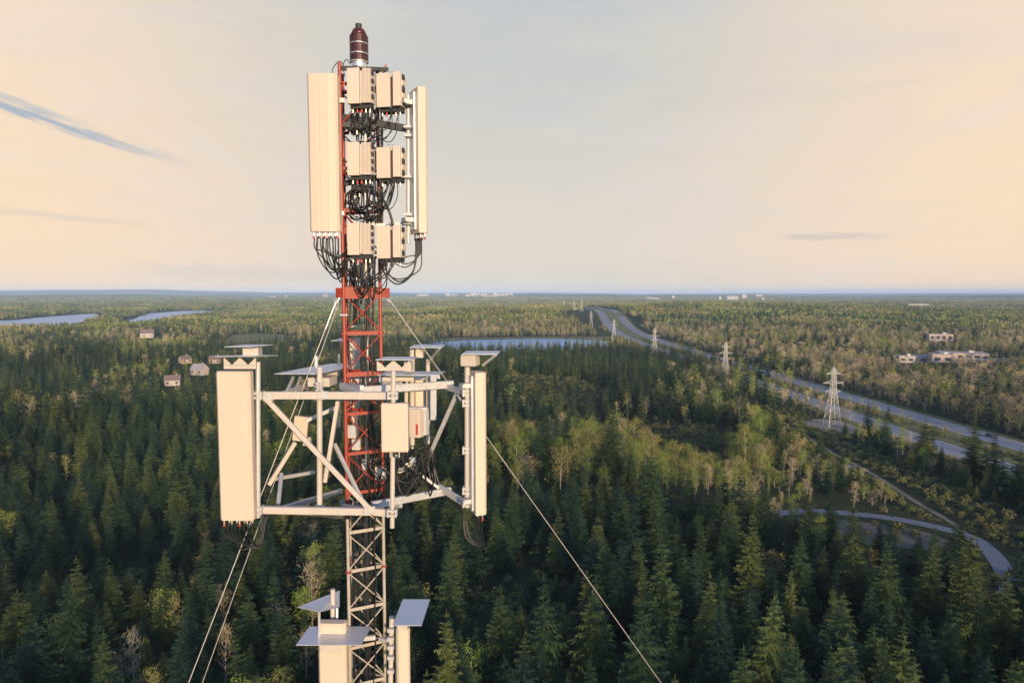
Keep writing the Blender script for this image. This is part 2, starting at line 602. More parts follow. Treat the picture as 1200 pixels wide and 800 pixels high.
def ribbon(name, line, width, lift, m, label=None, cat=None, offset=0.0, dash=None, parent=None, step=12.0):
    """Strip along a centre line, following the terrain."""
    pts = [np.array(p, float) for p in line]
    out_ = [pts[0]]
    for a, b in zip(pts, pts[1:]):
        n = max(1, int(np.linalg.norm(b - a) / step))
        for k in range(1, n + 1):
            out_.append(a + (b - a) * k / n)
    pts = out_
    vs, fs = [], []
    w = width if callable(width) else (lambda i, n: width)
    L = []
    for i, p in enumerate(pts):
        d = pts[min(i + 1, len(pts) - 1)] - pts[max(i - 1, 0)]
        d = d / np.linalg.norm(d)
        nrm = np.array((d[1], -d[0]))
        h = w(i, len(pts)) / 2
        for s_ in (-h, h):
            q = p + nrm * (offset + s_)
            far = max(0.0, float(np.hypot(*p)) - 900) / 1000
            vs.append((q[0], q[1], float(terrain(p[0], p[1])) + lift * (1 + 9 * far) + min(1.2, far * 2.2)))
    for i in range(len(pts) - 1):
        if dash and i % dash[1] >= dash[0]:
            continue
        fs.append((2 * i, 2 * i + 1, 2 * i + 3, 2 * i + 2))
    me = bpy.data.meshes.new(name)
    me.from_pydata(vs, [], fs)
    me.materials.append(m)
    me.update()
    if me.polygons[0].normal.z < 0:
        me.flip_normals()
    o = bpy.data.objects.new(name, me)
    C.objects.link(o)
    if parent is not None:
        o.parent = parent
    elif label:
        tag(o, label, cat, kind='structure')
    return o


def bez(pts, n=6):
    return [(p.x, p.y) for p in smooth_path([Vector((a, b, 0)) for a, b in pts], n)]


# the divided highway runs nearly straight away, then bends right up the far rise
NEARC = [(176, 60), (171, 225), (168, 300), (166, 420), (162, 560), (158, 720), (156, 830), (157, 960), (165, 1150), (183, 1400), (212, 1800), (250, 2350)]
FARC = [(205, 60), (199, 235), (196, 300), (193, 420), (189, 560), (185, 720), (184, 830), (186, 960), (195, 1150), (214, 1400), (245, 1800), (286, 2350)]
NEAR, FARL = bez(NEARC, 8), bez(FARC, 8)
ribbon('median_grass', [((a[0] + b[0]) / 2, (a[1] + b[1]) / 2) for a, b in zip(NEAR, FARL)], 54, 0.03, M['verge'],
       'mown grass verges and median of the divided highway', 'verge')
for line, side_, lab in ((FARL, 1, 'upper carriageway of the divided highway with painted lane lines'),
                         (NEAR, -1, 'lower carriageway of the divided highway beside the pylons')):
    road = ribbon('highway', line, 10.5, 0.06, M['asphalt2'], lab, 'highway')
    ribbon('gravel_shoulder', line, 3.0, 0.055, M['gravel'], 'pale gravel shoulder of the ' + lab.split(' with')[0].split(' beside')[0], 'shoulder', offset=6.6 * side_)
    for off in (-4.3, 4.3):
        ribbon('edge_line', line, 0.22, 0.075, M['line'], parent=road, offset=off)
    ribbon('lane_line', line, 0.18, 0.075, M['line'], parent=road, offset=0, dash=(1, 3), step=5.0)

# service tracks
LOOP = bez([G(896, 603), G(926, 600), G(958, 599), G(990, 601), G(1050, 608), G(1104, 619), G(1138, 630), G(1156, 642), G(1168, 655), G(1180, 675), G(1186, 700)], 10)
ribbon('service_road', LOOP, 4.0, 0.05, M['asphalt'], 'curved paved service road in the shaded clearing', 'service road', step=3)
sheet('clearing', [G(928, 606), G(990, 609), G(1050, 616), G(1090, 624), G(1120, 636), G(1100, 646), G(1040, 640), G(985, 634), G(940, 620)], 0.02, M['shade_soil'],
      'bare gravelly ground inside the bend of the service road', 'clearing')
TRACK = bez([G(936, 500), G(942, 508), G(975, 530), G(1010, 548), G(1040, 566), G(1074, 588), G(1112, 610), G(1130, 624)], 8)
ribbon('gravel_track', TRACK, 1.6, 0.04, M['dusty'], 'pale gravel track running along the power line clearing', 'track', step=4)
CREEK = bez([G(868, 521), G(885, 526), G(912, 530), G(940, 538), G(970, 543), G(1002, 548)], 8)
ribbon('forest_track', CREEK, 6.0, 0.045, M['asphalt2'], 'short grey track crossing under the power line', 'track', step=4)
sheet('pylon_pad', [tuple(G(975, 499) + np.array((14 * math.cos(a) * (1 + 0.25 * math.sin(3 * a)), 17 * math.sin(a)))) for a in np.linspace(0, 6.28, 25)[:-1]], 0.02, M['sand'],
      'bare stony pad under the tallest looking pylon', 'clearing')
sheet('rocky_verge', [G(890, 528), G(930, 527), G(985, 541), G(975, 549), G(925, 541)], 0.015, M['sand'], 'stony ground beside the short grey track', 'clearing')


# lakes
def shore(pts, amp, seed):
    rr = random.Random(seed)
    out_ = []
    pts = [np.array(p, float) for p in pts]
    for a, b in zip(pts, pts[1:] + pts[:1]):
        n = max(1, int(np.linalg.norm(b - a) / 25))
        for k in range(n):
            q = a + (b - a) * k / n
            out_.append((q[0] + rr.uniform(-amp, amp), q[1] + rr.uniform(-amp, amp)))
    return out_


def at_d(px, d):
    r = ray(px, 343)
    return np.array((r.x / r.y * d, d))


LAKE1 = [at_d(500, 725), at_d(492, 790), at_d(510, 835), at_d(545, 868), at_d(600, 888), at_d(660, 882), at_d(700, 868), at_d(716, 838), at_d(708, 760), at_d(660, 715), at_d(600, 700), at_d(540, 705)]
LAKE2 = [at_d(-60, 1000), at_d(-60, 1500), at_d(10, 1480), at_d(60, 1750), at_d(112, 2000), at_d(116, 1700), at_d(90, 1350), at_d(50, 1080)]
LAKE3 = [at_d(145, 1180), at_d(150, 1500), at_d(175, 2000), at_d(215, 2300), at_d(268, 2250), at_d(262, 2050), at_d(215, 1700), at_d(180, 1330)]
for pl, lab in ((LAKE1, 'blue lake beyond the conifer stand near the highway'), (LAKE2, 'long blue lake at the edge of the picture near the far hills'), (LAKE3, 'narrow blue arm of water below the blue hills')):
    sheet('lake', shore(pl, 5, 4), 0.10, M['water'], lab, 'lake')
sheet('reed_bank', shore([at_d(480, 868), at_d(530, 905), at_d(620, 932), at_d(720, 930), at_d(722, 860), at_d(700, 872), at_d(660, 886), at_d(600, 892), at_d(545, 873), at_d(505, 840)], 3, 5), 0.14, M['meadow'],
      'band of yellow green reeds along the far shore of the lake', 'reed bank')
sheet('meadow', shore([at_d(258, 780), at_d(268, 960), at_d(300, 1010), at_d(345, 960), at_d(352, 800), at_d(300, 730)], 8, 6), 0.12, M['meadow'],
      'pale green mown field among the woods', 'field')


# ------------------------------------------------------------------ woods: where each tree stands
def inside(x, y, poly):
    x = np.asarray(x)
    res = np.zeros(x.shape, bool)
    n = len(poly)
    for i in range(n):
        x0, y0 = poly[i]
        x1, y1 = poly[(i + 1) % n]
        if y0 == y1:
            continue
        c = ((y0 > y) != (y1 > y)) & (x < (x1 - x0) * (y - y0) / (y1 - y0) + x0)
        res ^= c
    return res


def near_line(x, y, line, w):
    res = np.zeros(x.shape, bool)
    for (x0, y0), (x1, y1) in zip(line, line[1:]):
        dx, dy = x1 - x0, y1 - y0
        L2 = dx * dx + dy * dy
        if L2 == 0:
            continue
        t = np.clip(((x - x0) * dx + (y - y0) * dy) / L2, 0, 1)
        res |= (x - x0 - t * dx) ** 2 + (y - y0 - t * dy) ** 2 < w * w
    return res


rng = np.random.RandomState(11)


def scatter(r0, r1, step, half=43):
    a = math.radians(half)
    X = r1 * math.sin(a)
    gx = np.arange(-X, X, step)
    gy = np.arange(r0 * math.cos(a), r1, step)
    x, y = np.meshgrid(gx, gy)
    x = (x + rng.uniform(-.48, .48, x.shape) * step).ravel()
    y = (y + rng.uniform(-.48, .48, y.shape) * step).ravel()
    d = np.hypot(x, y)
    k = (d >= r0) & (d < r1) & (np.abs(np.arctan2(x, y)) < a)
    return x[k], y[k]


CORR = [(118, 100), (128, 300), (140, 640), (131, 840), (131, 1140), (150, 1700)]
LOOPZ = [tuple(G(*p)) for p in ((928, 593), (990, 594), (1060, 600), (1110, 610), (1135, 618), (1156, 636), (1140, 648), (1085, 648), (1040, 644), (1000, 638), (950, 630), (930, 615))]
HOLLOWS = [[tuple(G(*p)) for p in q] for q in (
    ((690, 495), (745, 490), (800, 492), (858, 500), (866, 520), (840, 556), (780, 560), (715, 545), (690, 515)),
    ((555, 606), (640, 600), (740, 604), (850, 600), (905, 604), (902, 622), (820, 628), (700, 624), (600, 630), (556, 622)),
    ((590, 452), (680, 450), (735, 462), (700, 476), (620, 472)),
    ((540, 690), (620, 672), (690, 690), (680, 760), (600, 790), (530, 770)),
    ((1120, 680), (1200, 668), (1260, 690), (1230, 760), (1140, 745)),
    ((60, 640), (170, 620), (250, 650), (210, 700), (90, 720)))]
SHADE = [tuple(G(*p)) for p in ((745, 506), (800, 500), (850, 512), (872, 530), (820, 532), (760, 524))]
LOTS = []


def open_ground(x, y):
    k = near_line(x, y, NEAR, 8.5) | near_line(x, y, FARL, 11)
    k |= (near_line(x, y, NEAR, 15) | near_line(x, y, FARL, 17)) & ((y > 700) | (y < 255))
    k |= (near_line(x, y, LOOP, 6) & (ground_px(x, y)[1] < 648)) | near_line(x, y, LOOP, 2.4) | near_line(x, y, TRACK, 1.1) | near_line(x, y, CREEK, 5)
    k |= near_line(x, y, CORR, 11) & ((y < 345) | (y > 880))
    k |= near_line(x, y, CORR, 5)
    for pl, gap in ((LAKE1, 8), (LAKE2, 15), (LAKE3, 15)):
        k |= inside(x, y, pl) | near_line(x, y, pl + pl[:1], gap)
    k |= inside(x, y, LOOPZ) | inside(x, y, SHADE)

    k |= inside(x, y, [at_d(258, 780), at_d(268, 960), at_d(300, 1010), at_d(345, 960), at_d(352, 800), at_d(300, 730)])
    k |= inside(x, y, [at_d(480, 868), at_d(530, 905), at_d(620, 935), at_d(722, 932), at_d(722, 860)])
    g0 = G(975, 499)
    k |= np.hypot(x - g0[0], y - g0[1]) < 17
    for lx, ly, lr in LOTS:
        # clear the lot and a strip in front of it so the walls show
        k |= (np.hypot(x - lx, y - ly) < lr)
        L = math.hypot(lx, ly)
        al = (x * lx + y * ly) / L
        ac = np.abs(x * ly - y * lx) / L
        k |= (ac < lr * 0.9) & (al < L) & (al > L * 0.95)
    k |= (np.abs(x + 2) < 5) & (y < 30)
    return k


def conifer_share(x, y):
    u, v = ground_px(x, y)
    d = np.hypot(x, y)
    n = wav(x, y, 120, 21) * 1.4 + wav(x, y, 45, 22) * 0.7
    p = np.full(x.shape, 0.5) + 0.9 * n
    # right of the power line: mostly leafless and new-leaf hardwoods
    p = np.where(x > 150, 0.13 + 0.75 * n, p)
    # conifer plantation in the middle
    core = (u > 470) & (u < 905) & (v > 413) & (v < 520)
    edge = sstep(880, 760, u + 0.9 * (v - 430))
    p = np.where(core, 0.55 + 0.55 * edge + 0.3 * n, p)
    # hardwood belt in front of it
    belt = (u > 560) & (u < 960) & (v > 524) & (v < 625)
    p = np.where(belt, 0.06 + 0.4 * n, p)
    # spruce in front
    near = (v >= 625) & (u > 500)
    p = np.where(near, 0.95 + 0.2 * n, p)
    p = np.where((u < 520) & (v > 400), 0.93 + 0.35 * n, p)
    p = np.where((u < 520) & (v > 600), 0.95 + 0.3 * n, p)
    # ridge behind the lake
    p = np.where((d > 890) & (u > 420), 0.28 + 0.7 * n, p)
    p = np.where((d > 800) & (u <= 420), 0.6 + 0.7 * n, p)
    p = np.where((u > 760) & (v < 380) & (v > 358), 0.6 + 0.8 * n, p)
    return p


# ------------------------------------------------------------------ tree shapes
def spruce_mesh(name, h, rmax, tiers, boughs, fine, seed):
    rr = random.Random(seed)
    mb = MB()
    vs, fs = [], []
    lean = rr.uniform(0, 6.28)
    for t in range(tiers):
        f = (t + rr.uniform(-.3, .3)) / tiers
        f = min(max(f, 0), 0.985)
        z = h * (0.10 + 0.90 * f)
        rad = rmax * ((1 - f) ** 0.85) * (0.75 if f < 0.08 else 1.0)
        nb = max(4, int(boughs * (0.55 + 0.55 * (1 - f))))
        a0 = rr.uniform(0, 6.28)
        for b in range(nb):
            if rr.random() < 0.10:
                continue
            a = a0 + 6.28 * b / nb + rr.uniform(-.25, .25)
            L = rad * rr.uniform(0.68, 1.18) * (1 + 0.12 * math.cos(a - lean)) + 0.28
            ca, sa = math.cos(a), math.sin(a)
            droop = rr.uniform(0.05, 0.32) * (1.1 - 0.9 * f)

            def pt(s_, side_, dz=0.0):
                rx = L * s_
                zz = z - droop * L * (1.5 * s_ - 0.75 * s_ * s_) + dz + 0.12 * L * s_ ** 3
                return (ca * rx - sa * side_, sa * rx + ca * side_, zz)
            if fine:
                # narrow spine with sprigs hanging off both sides
                k = len(vs)
                w0 = 0.05 * L + 0.04
                vs += [pt(0.02, -w0), pt(0.02, w0), pt(1.0, 0)]
                fs.append((k, k + 1, k + 2))
                ns = 5 if L > 0.8 else 3
                for j in range(ns):
                    s0 = (j + 0.6) / (ns + 0.4)
                    for sg in (-1, 1):
                        sl = L * (0.40 * (1 - 0.62 * s0)) * rr.uniform(.7, 1.25) + 0.05
                        k = len(vs)
                        ds = 0.15
                        vs += [pt(s0 - ds * 0.7, 0), pt(min(1.03, s0 + ds * 0.7), 0),
                               pt(min(1.08, s0 + 0.22 * rr.uniform(.5, 1.3)), sg * sl, -sl * rr.uniform(0.25, 1.0))]
                        fs.append((k, k + 1, k + 2) if sg > 0 else (k + 1, k, k + 2))
            else:
                k = len(vs)
                w0 = 0.32 * L + 0.15
                vs += [pt(0.0, 0), pt(0.55, -w0, -0.30 * L), pt(1.0, 0), pt(0.55, w0, -0.30 * L)]
                fs += [(k, k + 1, k + 2), (k, k + 2, k + 3)]
    # leader
    for j in range(4):
        a = j * 1.57 + rr.random()
        k = len(vs)
        vs += [(0.10 * math.cos(a), 0.10 * math.sin(a), h * 0.965), (0.10 * math.cos(a + 1.6), 0.10 * math.sin(a + 1.6), h * 0.965), (0, 0, h * 1.02)]
        fs.append((k, k + 1, k + 2))
    mb.add(vs, fs)
    tr = MB()
    tr.tube([(0, 0, -0.4), (0, 0, h * 0.35), (0, 0, h * 0.9)], 0.010 * h + 0.02, 6, r2=0.015)
    return mb, tr


def leafy_mesh(name, h, rmax, limbs, leaves, size, seed, narrow=1.0, bare=False):
    rr = random.Random(seed)
    tr, cr = MB(), MB()
    top = Vector((rr.uniform(-.5, .5), rr.uniform(-.5, .5), h * 0.93))
    stem = smooth_path([(0, 0, -0.4), (rr.uniform(-.15, .15), rr.uniform(-.15, .15), h * 0.35), (top.x * .6, top.y * .6, h * 0.65), top], 3)
    tr.tube(stem, 0.011 * h + 0.025, 6, r2=0.02)
    tips = []
    for i in range(limbs):
        f = 0.13 + 0.80 * (i + rr.random()) / limbs
        idx = f * (len(stem) - 1)
        a_, b_ = stem[int(idx)], stem[min(int(idx) + 1, len(stem) - 1)]
        base = a_.lerp(b_, idx - int(idx))
        a = i * 2.4 + rr.uniform(-.5, .5)
        prof = math.sin(math.pi * min(1, max(0.05, (f - 0.02) / 1.0))) ** 0.6
        L = rmax * prof * rr.uniform(.7, 1.15)
        end = base + Vector((math.cos(a) * L, math.sin(a) * L, L * rr.uniform(.5, 1.2) * narrow))
        mid = base.lerp(end, .5) + Vector((0, 0, -0.08 * L))
        tr.tube([base, mid, end], 0.0045 * h, 4, r2=0.012, caps=False)
        tips.append((base, mid, end, L))
        for q in range(2 if not bare else 5):
            s0 = base.lerp(end, rr.uniform(.35, .9))
            e2 = s0 + Vector((rr.uniform(-1, 1), rr.uniform(-1, 1), rr.uniform(.2, 1.2))) * (L * .45)
            tr.tube([s0, e2], 0.0022 * h, 3, r2=0.008, caps=False)
            tips.append((s0, s0.lerp(e2, .5), e2, L * .5))
    vs, fs = [], []
    while len(fs) < leaves:
        b, m, e, L = rr.choice(tips)
        s_ = rr.uniform(.25, 1.08)
        c = b.lerp(e, s_)
        spread = 0.30 * L + 0.18
        c = c + Vector((rr.gauss(0, spread), rr.gauss(0, spread), rr.gauss(0, spread * .9)))
        k = len(vs)
        if bare:
            # fine twig sprays
            d = Vector((rr.gauss(0, .5), rr.gauss(0, .5), rr.uniform(.2, 1.2))).normalized() * size * rr.uniform(1.4, 3.2)
            w = d.orthogonal().normalized() * size * 0.13
            vs += [c - w, c + w, c + d]
            fs.append((k, k + 1, k + 2))
        else:
            n = Vector((rr.gauss(0, 1), rr.gauss(0, 1), rr.gauss(0.5, 1))).normalized()
            u = n.orthogonal().normalized()
            w = n.cross(u)
            s1 = size * rr.uniform(.6, 1.3)
            vs += [c - u * s1, c + w * s1 * .8, c + u * s1, c - w * s1 * .6]
            fs.append((k, k + 1, k + 2, k + 3))
    cr.add(vs, fs)
    return cr, tr


def to_mesh(mb, name, m):
    me = bpy.data.meshes.new(name)
    me.from_pydata(mb.v, [], mb.f)
    me.materials.append(m)
    me.update()
    return me


SPR = [spruce_mesh('s', h, r, t, b, True, sd) for h, r, t, b, sd in
       ((15, 4.2, 22, 9, 1), (17.5, 3.4, 26, 8, 2), (12.5, 4.0, 18, 9, 3), (19, 3.9, 27, 8, 4), (11, 2.9, 18, 8, 5), (16, 3.8, 20, 7, 6), (14, 2.6, 24, 8, 7))]
SPR_FAR = [spruce_mesh('s', h, r, t, b, False, sd) for h, r, t, b, sd in ((15, 2.7, 13, 6, 11), (16.5, 2.2, 14, 6, 12), (13, 2.6, 11, 6, 13))]
LEAF = [leafy_mesh('l', 12, 2.4, 14, 1700, 0.145, 21, 1.1), leafy_mesh('l', 10.5, 2.6, 13, 1500, 0.145, 22, .9), leafy_mesh('l', 13.5, 2.2, 16, 1600, 0.145, 23, 1.3), leafy_mesh('l', 9, 2.3, 11, 1200, 0.145, 24, .8)]
LEAF_FAR = [leafy_mesh('l', 12, 2.5, 6, 260, 0.31, 31, 1.0), leafy_mesh('l', 10, 2.6, 6, 260, 0.31, 32, .8)]
BARE = [leafy_mesh('b', 11.5, 2.3, 13, 420, 0.35, 41, 1.2, True), leafy_mesh('b', 9.5, 2.4, 12, 380, 0.35, 42, 1.0, True), leafy_mesh('b', 13, 2.0, 14, 420, 0.35, 43, 1.4, True)]
BARE_FAR = [leafy_mesh('b', 11, 2.4, 6, 130, 0.75, 51, 1.2, True), leafy_mesh('b', 9.5, 2.4, 6, 130, 0.75, 52, 1.0, True)]


def cluster(kind, n, size, seed):
    """A few dozen simple trees for woods more than a kilometre off."""
    rr = random.Random(seed)
    cr = MB()
    for i in range(n):
        x, y = rr.uniform(-size, size) / 2, rr.uniform(-size, size) / 2
        con = rr.random() < kind
        h = rr.uniform(9, 15)
        vs, fs = [], []
        if con:
            cr.mi = 0
            for t in range(3):
                z0, z1 = h * (0.1 + .27 * t), h * (.5 + .25 * t)
                r_ = 2.3 * (1 - .27 * t)
                k = len(vs)
                m = 6
                for q in range(m):
                    a = 6.28 * q / m + rr.uniform(-.3, .3)
                    vs.append((x + r_ * math.cos(a) * rr.uniform(.7, 1.2), y + r_ * math.sin(a) * rr.uniform(.7, 1.2), z0))
                vs.append((x, y, z1))
                fs += [(k + q, k + (q + 1) % m, k + m) for q in range(m)]
        else:
            cr.mi = rr.choice((1, 1, 2))
            for q in range(26):
                c = Vector((x + rr.gauss(0, 1.3), y + rr.gauss(0, 1.3), h * rr.uniform(.3, 1)))
                nn = Vector((rr.gauss(0, 1), rr.gauss(0, 1), rr.gauss(.3, 1))).normalized()
                u = nn.orthogonal().normalized() * rr.uniform(.5, 1.1)
                w = nn.cross(u)
                k = len(vs)
                vs += [c - u, c + w, c + u, c - w]
                fs.append((k, k + 1, k + 2, k + 3))
        cr.add(vs, fs)
    return cr


CLUST = [cluster(.85, 40, 42, 61), cluster(.15, 40, 42, 62), cluster(.5, 40, 42, 63)]


# ------------------------------------------------------------------ planting
def forest_group(name):
    """Node group: copies of the k-th tree shape held in the mesh are set on its marked points."""
    g = bpy.data.node_groups.new(name, 'GeometryNodeTree')
    g.interface.new_socket('Geometry', in_out='INPUT', socket_type='NodeSocketGeometry')
    g.interface.new_socket('Geometry', in_out='OUTPUT', socket_type='NodeSocketGeometry')
    return g


def named(g, nm, typ):
    n = g.nodes.new('GeometryNodeInputNamedAttribute')
    n.data_type = typ
    n.inputs[0].default_value = nm
    return [s for s in n.outputs if s.enabled and s.name == 'Attribute'][0]


def compare(g, a, k):
    n = g.nodes.new('FunctionNodeCompare')
    n.data_type = 'INT'
    n.operation = 'EQUAL'
    ins = [s for s in n.inputs if s.enabled]
    g.links.new(a, ins[0])
    ins[1].default_value = k
    return n.outputs[0]


def mass(name, shapes, mats, pts, label, cat):
    """shapes: list of MB lists; mats: material per MB slot; pts rows x y z pick rot sx sz."""
    vs, fs, mi, src, pick, rot, scl = [], [], [], [], [], [], []
    for k, parts in enumerate(shapes):
        for slot, mb in parts:
            n = len(vs)
            # shapes are stored at the origin of the wood, below its own trees
            vs += mb.v
            fs += [tuple(i + n for i in f) for f in mb.f]
            mi += [slot + q for q in mb.m]
            src += [k] * len(mb.v)
    ns = len(vs)
    src += [-1] * len(pts)
    pick = [-1] * ns + [int(p[3]) for p in pts]
    rot = [(0, 0, 0)] * ns + [(p[7] if len(p) > 7 else 0, 0, p[4]) for p in pts]
    scl = [(1, 1, 1)] * ns + [(p[5], p[5], p[6]) for p in pts]
    vs = vs + [(p[0], p[1], p[2]) for p in pts]
    me = bpy.data.meshes.new(name)
    me.from_pydata(vs, [], fs)
    for m in mats:
        me.materials.append(m)
    me.polygons.foreach_set('material_index', mi)
    for nm, typ, data in (('src', 'INT', src), ('pick', 'INT', pick)):
        at = me.attributes.new(nm, typ, 'POINT')
        at.data.foreach_set('value', data)
    for nm, data in (('rot', rot), ('scl', scl)):
        at = me.attributes.new(nm, 'FLOAT_VECTOR', 'POINT')
        at.data.foreach_set('vector', np.array(data, np.float32).ravel())
    o = bpy.data.objects.new(name, me)
    C.objects.link(o)
    g = forest_group(name + '_planting')
    gi = g.nodes.new('NodeGroupInput')
    go = g.nodes.new('NodeGroupOutput')
    join = g.nodes.new('GeometryNodeJoinGeometry')
    s_src, s_pick = named(g, 'src', 'INT'), named(g, 'pick', 'INT')
    s_rot, s_scl = named(g, 'rot', 'FLOAT_VECTOR'), named(g, 'scl', 'FLOAT_VECTOR')
    e2r = g.nodes.new('FunctionNodeEulerToRotation')
    g.links.new(s_rot, e2r.inputs[0])
    for k in range(len(shapes)):
        a = g.nodes.new('GeometryNodeSeparateGeometry')
        b = g.nodes.new('GeometryNodeSeparateGeometry')
        for n, sk in ((a, s_src), (b, s_pick)):
            n.domain = 'POINT'
            g.links.new(gi.outputs[0], n.inputs[0])
            g.links.new(compare(g, sk, k), n.inputs[1])
        iop = g.nodes.new('GeometryNodeInstanceOnPoints')
        g.links.new(b.outputs[0], iop.inputs['Points'])
        g.links.new(a.outputs[0], iop.inputs['Instance'])
        g.links.new(e2r.outputs[0], iop.inputs['Rotation'])
        g.links.new(s_scl, iop.inputs['Scale'])
        g.links.new(iop.outputs[0], join.inputs[0])
    g.links.new(join.outputs[0], go.inputs[0])
    md = o.modifiers.new('planting', 'NODES')
    md.node_group = g
    return tag(o, label, cat, kind='stuff')


LOTS += [(*at_d(1075, 590), 26), (*at_d(1125, 585), 34), (*at_d(1175, 575), 18), (*at_d(1103, 840), 18),
         (*at_d(199, 470), 7), (*at_d(214, 540), 7), (*at_d(231, 500), 7), (*at_d(250, 560), 7), (*at_d(171, 900), 14)]

x1, y1 = scatter(68, 260, 4.8)
x2, y2 = scatter(260, 620, 4.9)
x3, y3 = scatter(620, 1150, 6.6)
x, y = np.concatenate([x1, x2, x3]), np.concatenate([y1, y2, y3])
k = ~open_ground(x, y)
x, y = x[k], y[k]
d = np.hypot(x, y)
con = rng.rand(len(x)) < conifer_share(x, y)
clump = wav(x, y, 26, 33)
thin = rng.rand(len(x)) < 0.05 + 0.28 * (clump > 0.27)
low_patch = np.zeros(len(x), bool)
for hl in HOLLOWS:
    low_patch |= inside(x, y, hl)
thin |= low_patch & (rng.rand(len(x)) < 0.30)          # gaps between the crowns
x, y, d, con, low_patch = x[~thin], y[~thin], d[~thin], con[~thin], low_patch[~thin]
u, v = ground_px(x, y)
bareP = 0.30 + 0.9 * wav(x, y, 70, 44)
bareP = np.where((u > 560) & (v > 500) & (x < 110), bareP - 0.12, bareP)
bareP = np.where((x > 150) | (d > 880), bareP + 0.38, bareP)
bare = (~con) & (rng.rand(len(x)) < bareP)
z = terrain(x, y)
rot = rng.uniform(0, 6.28, len(x))
size = np.clip(rng.normal(0.80, 0.20, len(x)), 0.36, 1.22) * (1 + 0.16 * wav(x, y, 60, 51))
size = np.where(u < 450, size * 0.92, size)
size = np.where(low_patch, size * rng.uniform(0.22, 0.5, len(x)), size)
edge_small = (near_line(x, y, CORR, 20) & (y < 345)) | ((near_line(x, y, NEAR, 22) | near_line(x, y, FARL, 22)) & ((y > 700) | (y < 262)))
size = np.where(edge_small, size * 0.6, size)
size = np.where((near_line(x, y, NEAR, 24) | near_line(x, y, FARL, 15)) & (y > 225) & (y < 430), size * np.where((x < 166) & (y > 275), 0.72, 0.48), size)
for lx, ly, lr in LOTS:
    L_ = math.hypot(lx, ly)
    al_ = (x * lx + y * ly) / L_
    ac_ = np.abs(x * ly - y * lx) / L_
    size = np.where((ac_ < lr) & (al_ < L_) & (al_ > L_ * 0.86), size * (0.55 if lr > 8 else 0.8), size)
size = np.where((x > 60) & (d > 150) & (d < 240) & (u > 905), size * 0.72, size)
wide = size * rng.uniform(0.88, 1.15, len(x))
tilt = rng.normal(0, 0.05, len(x))
inview = (u > -40) & (u < 1240)


def tree_proto(name, mb_cr, mb_tr, mcr, mtr):
    return to_mesh(mb_cr, name + '_crown', mcr), to_mesh(mb_tr, name + '_trunk', mtr)


def plant(sel, protos, name, cat, describe):
    """Every tree a thing with its own crown and trunk; meshes are shared between trees of one shape."""
    for i in sel:
        me_c, me_t = protos[int(i * 7919) % len(protos)]
        root = bpy.data.objects.new(name, None)
        root.empty_display_size = 0.5
        C.objects.link(root)
        root.location = (x[i], y[i], z[i])
        root.rotation_euler = (tilt[i], 0, rot[i])
        root.scale = (wide[i], wide[i], size[i])
        lab, grp = describe(i)
        tag(root, lab, cat, grp)
        for nm, me in (('crown', me_c), ('trunk', me_t)):
            c = bpy.data.objects.new(nm, me)
            C.objects.link(c)
            c.parent = root


def nearest(mask, n):
    idx = np.nonzero(mask & inview)[0]
    return idx[np.argsort(d[idx])][:n]


def say_spruce(i):
    if u[i] < 300: return 'dark spruce in the shaded wood outside the lower guy wires', 'spruces outside the guy wires'
    if u[i] < 500: return 'dark spruce standing in the wood directly under the mast', 'spruces under the mast'
    if u[i] < 800: return 'dark green spruce crossed by or beside the single long guy wire', 'spruces along the long guy wire'
    if v[i] < 690: return 'tiered spruce on the near edge of the service road clearing', 'spruces at the clearing edge'
    return 'tall tiered spruce in the stand below the curved service road', 'spruces below the service road'


def say_leafy(i):
    if u[i] < 520: return 'yellow green new leaf hardwood scattered in the dark wood beside the mast', 'hardwoods beside the mast'
    if x[i] > 100: return 'yellow green new leaf hardwood near the power line clearing', 'hardwoods near the power line'
    return 'yellow green new leaf hardwood in the pale belt behind the near spruces', 'hardwoods of the pale belt'


def say_bare(i):
    if u[i] < 520: return 'leafless grey brown tree scattered in the dark wood beside the mast', 'bare trees beside the mast'
    if x[i] > 100: return 'leafless tan tree near the power line clearing', 'bare trees near the power line'
    return 'leafless tan tree in the pale belt behind the near spruces', 'bare trees of the pale belt'


P_S = [tree_proto('spruce', c, t, M['needles'], M['bark']) for c, t in SPR]
P_L = [tree_proto('hardwood', c, t, M['leaf'], M['palebark']) for c, t in LEAF]
P_B = [tree_proto('bare_tree', c, t, M['budtwig'], M['palebark']) for c, t in BARE]
leafy = (~con) & (~bare)
iS, iL, iB = nearest(con, 290), nearest(leafy, 290), nearest(bare, 160)
plant(iS, P_S, 'spruce_tree', 'spruce', say_spruce)
plant(iL, P_L, 'hardwood_tree', 'tree', say_leafy)
plant(iB, P_B, 'bare_tree', 'bare tree', say_bare)
done = np.zeros(len(x), bool)
done[np.concatenate([iS, iL, iB])] = True


def rows(mask, nshape):
    idx = np.nonzero(mask)[0]
    return [(x[i], y[i], z[i] - 0.1, (i * 31) % nshape, rot[i], wide[i], size[i], tilt[i]) for i in idx]


LIM = 330
near_ = (d < LIM) & ~done
far_ = (d >= LIM) & ~done


def both(A, B):
    return [[(0, c), (1, t)] for c, t in A] + [[(0, c), (1, t)] for c, t in B]


def rows2(mask, na, nb):
    r1_ = rows(mask & near_, na)
    r2_ = [(a, b, c, p + na, *q) for a, b, c, p, *q in rows(mask & far_, nb)]
    return r1_ + r2_


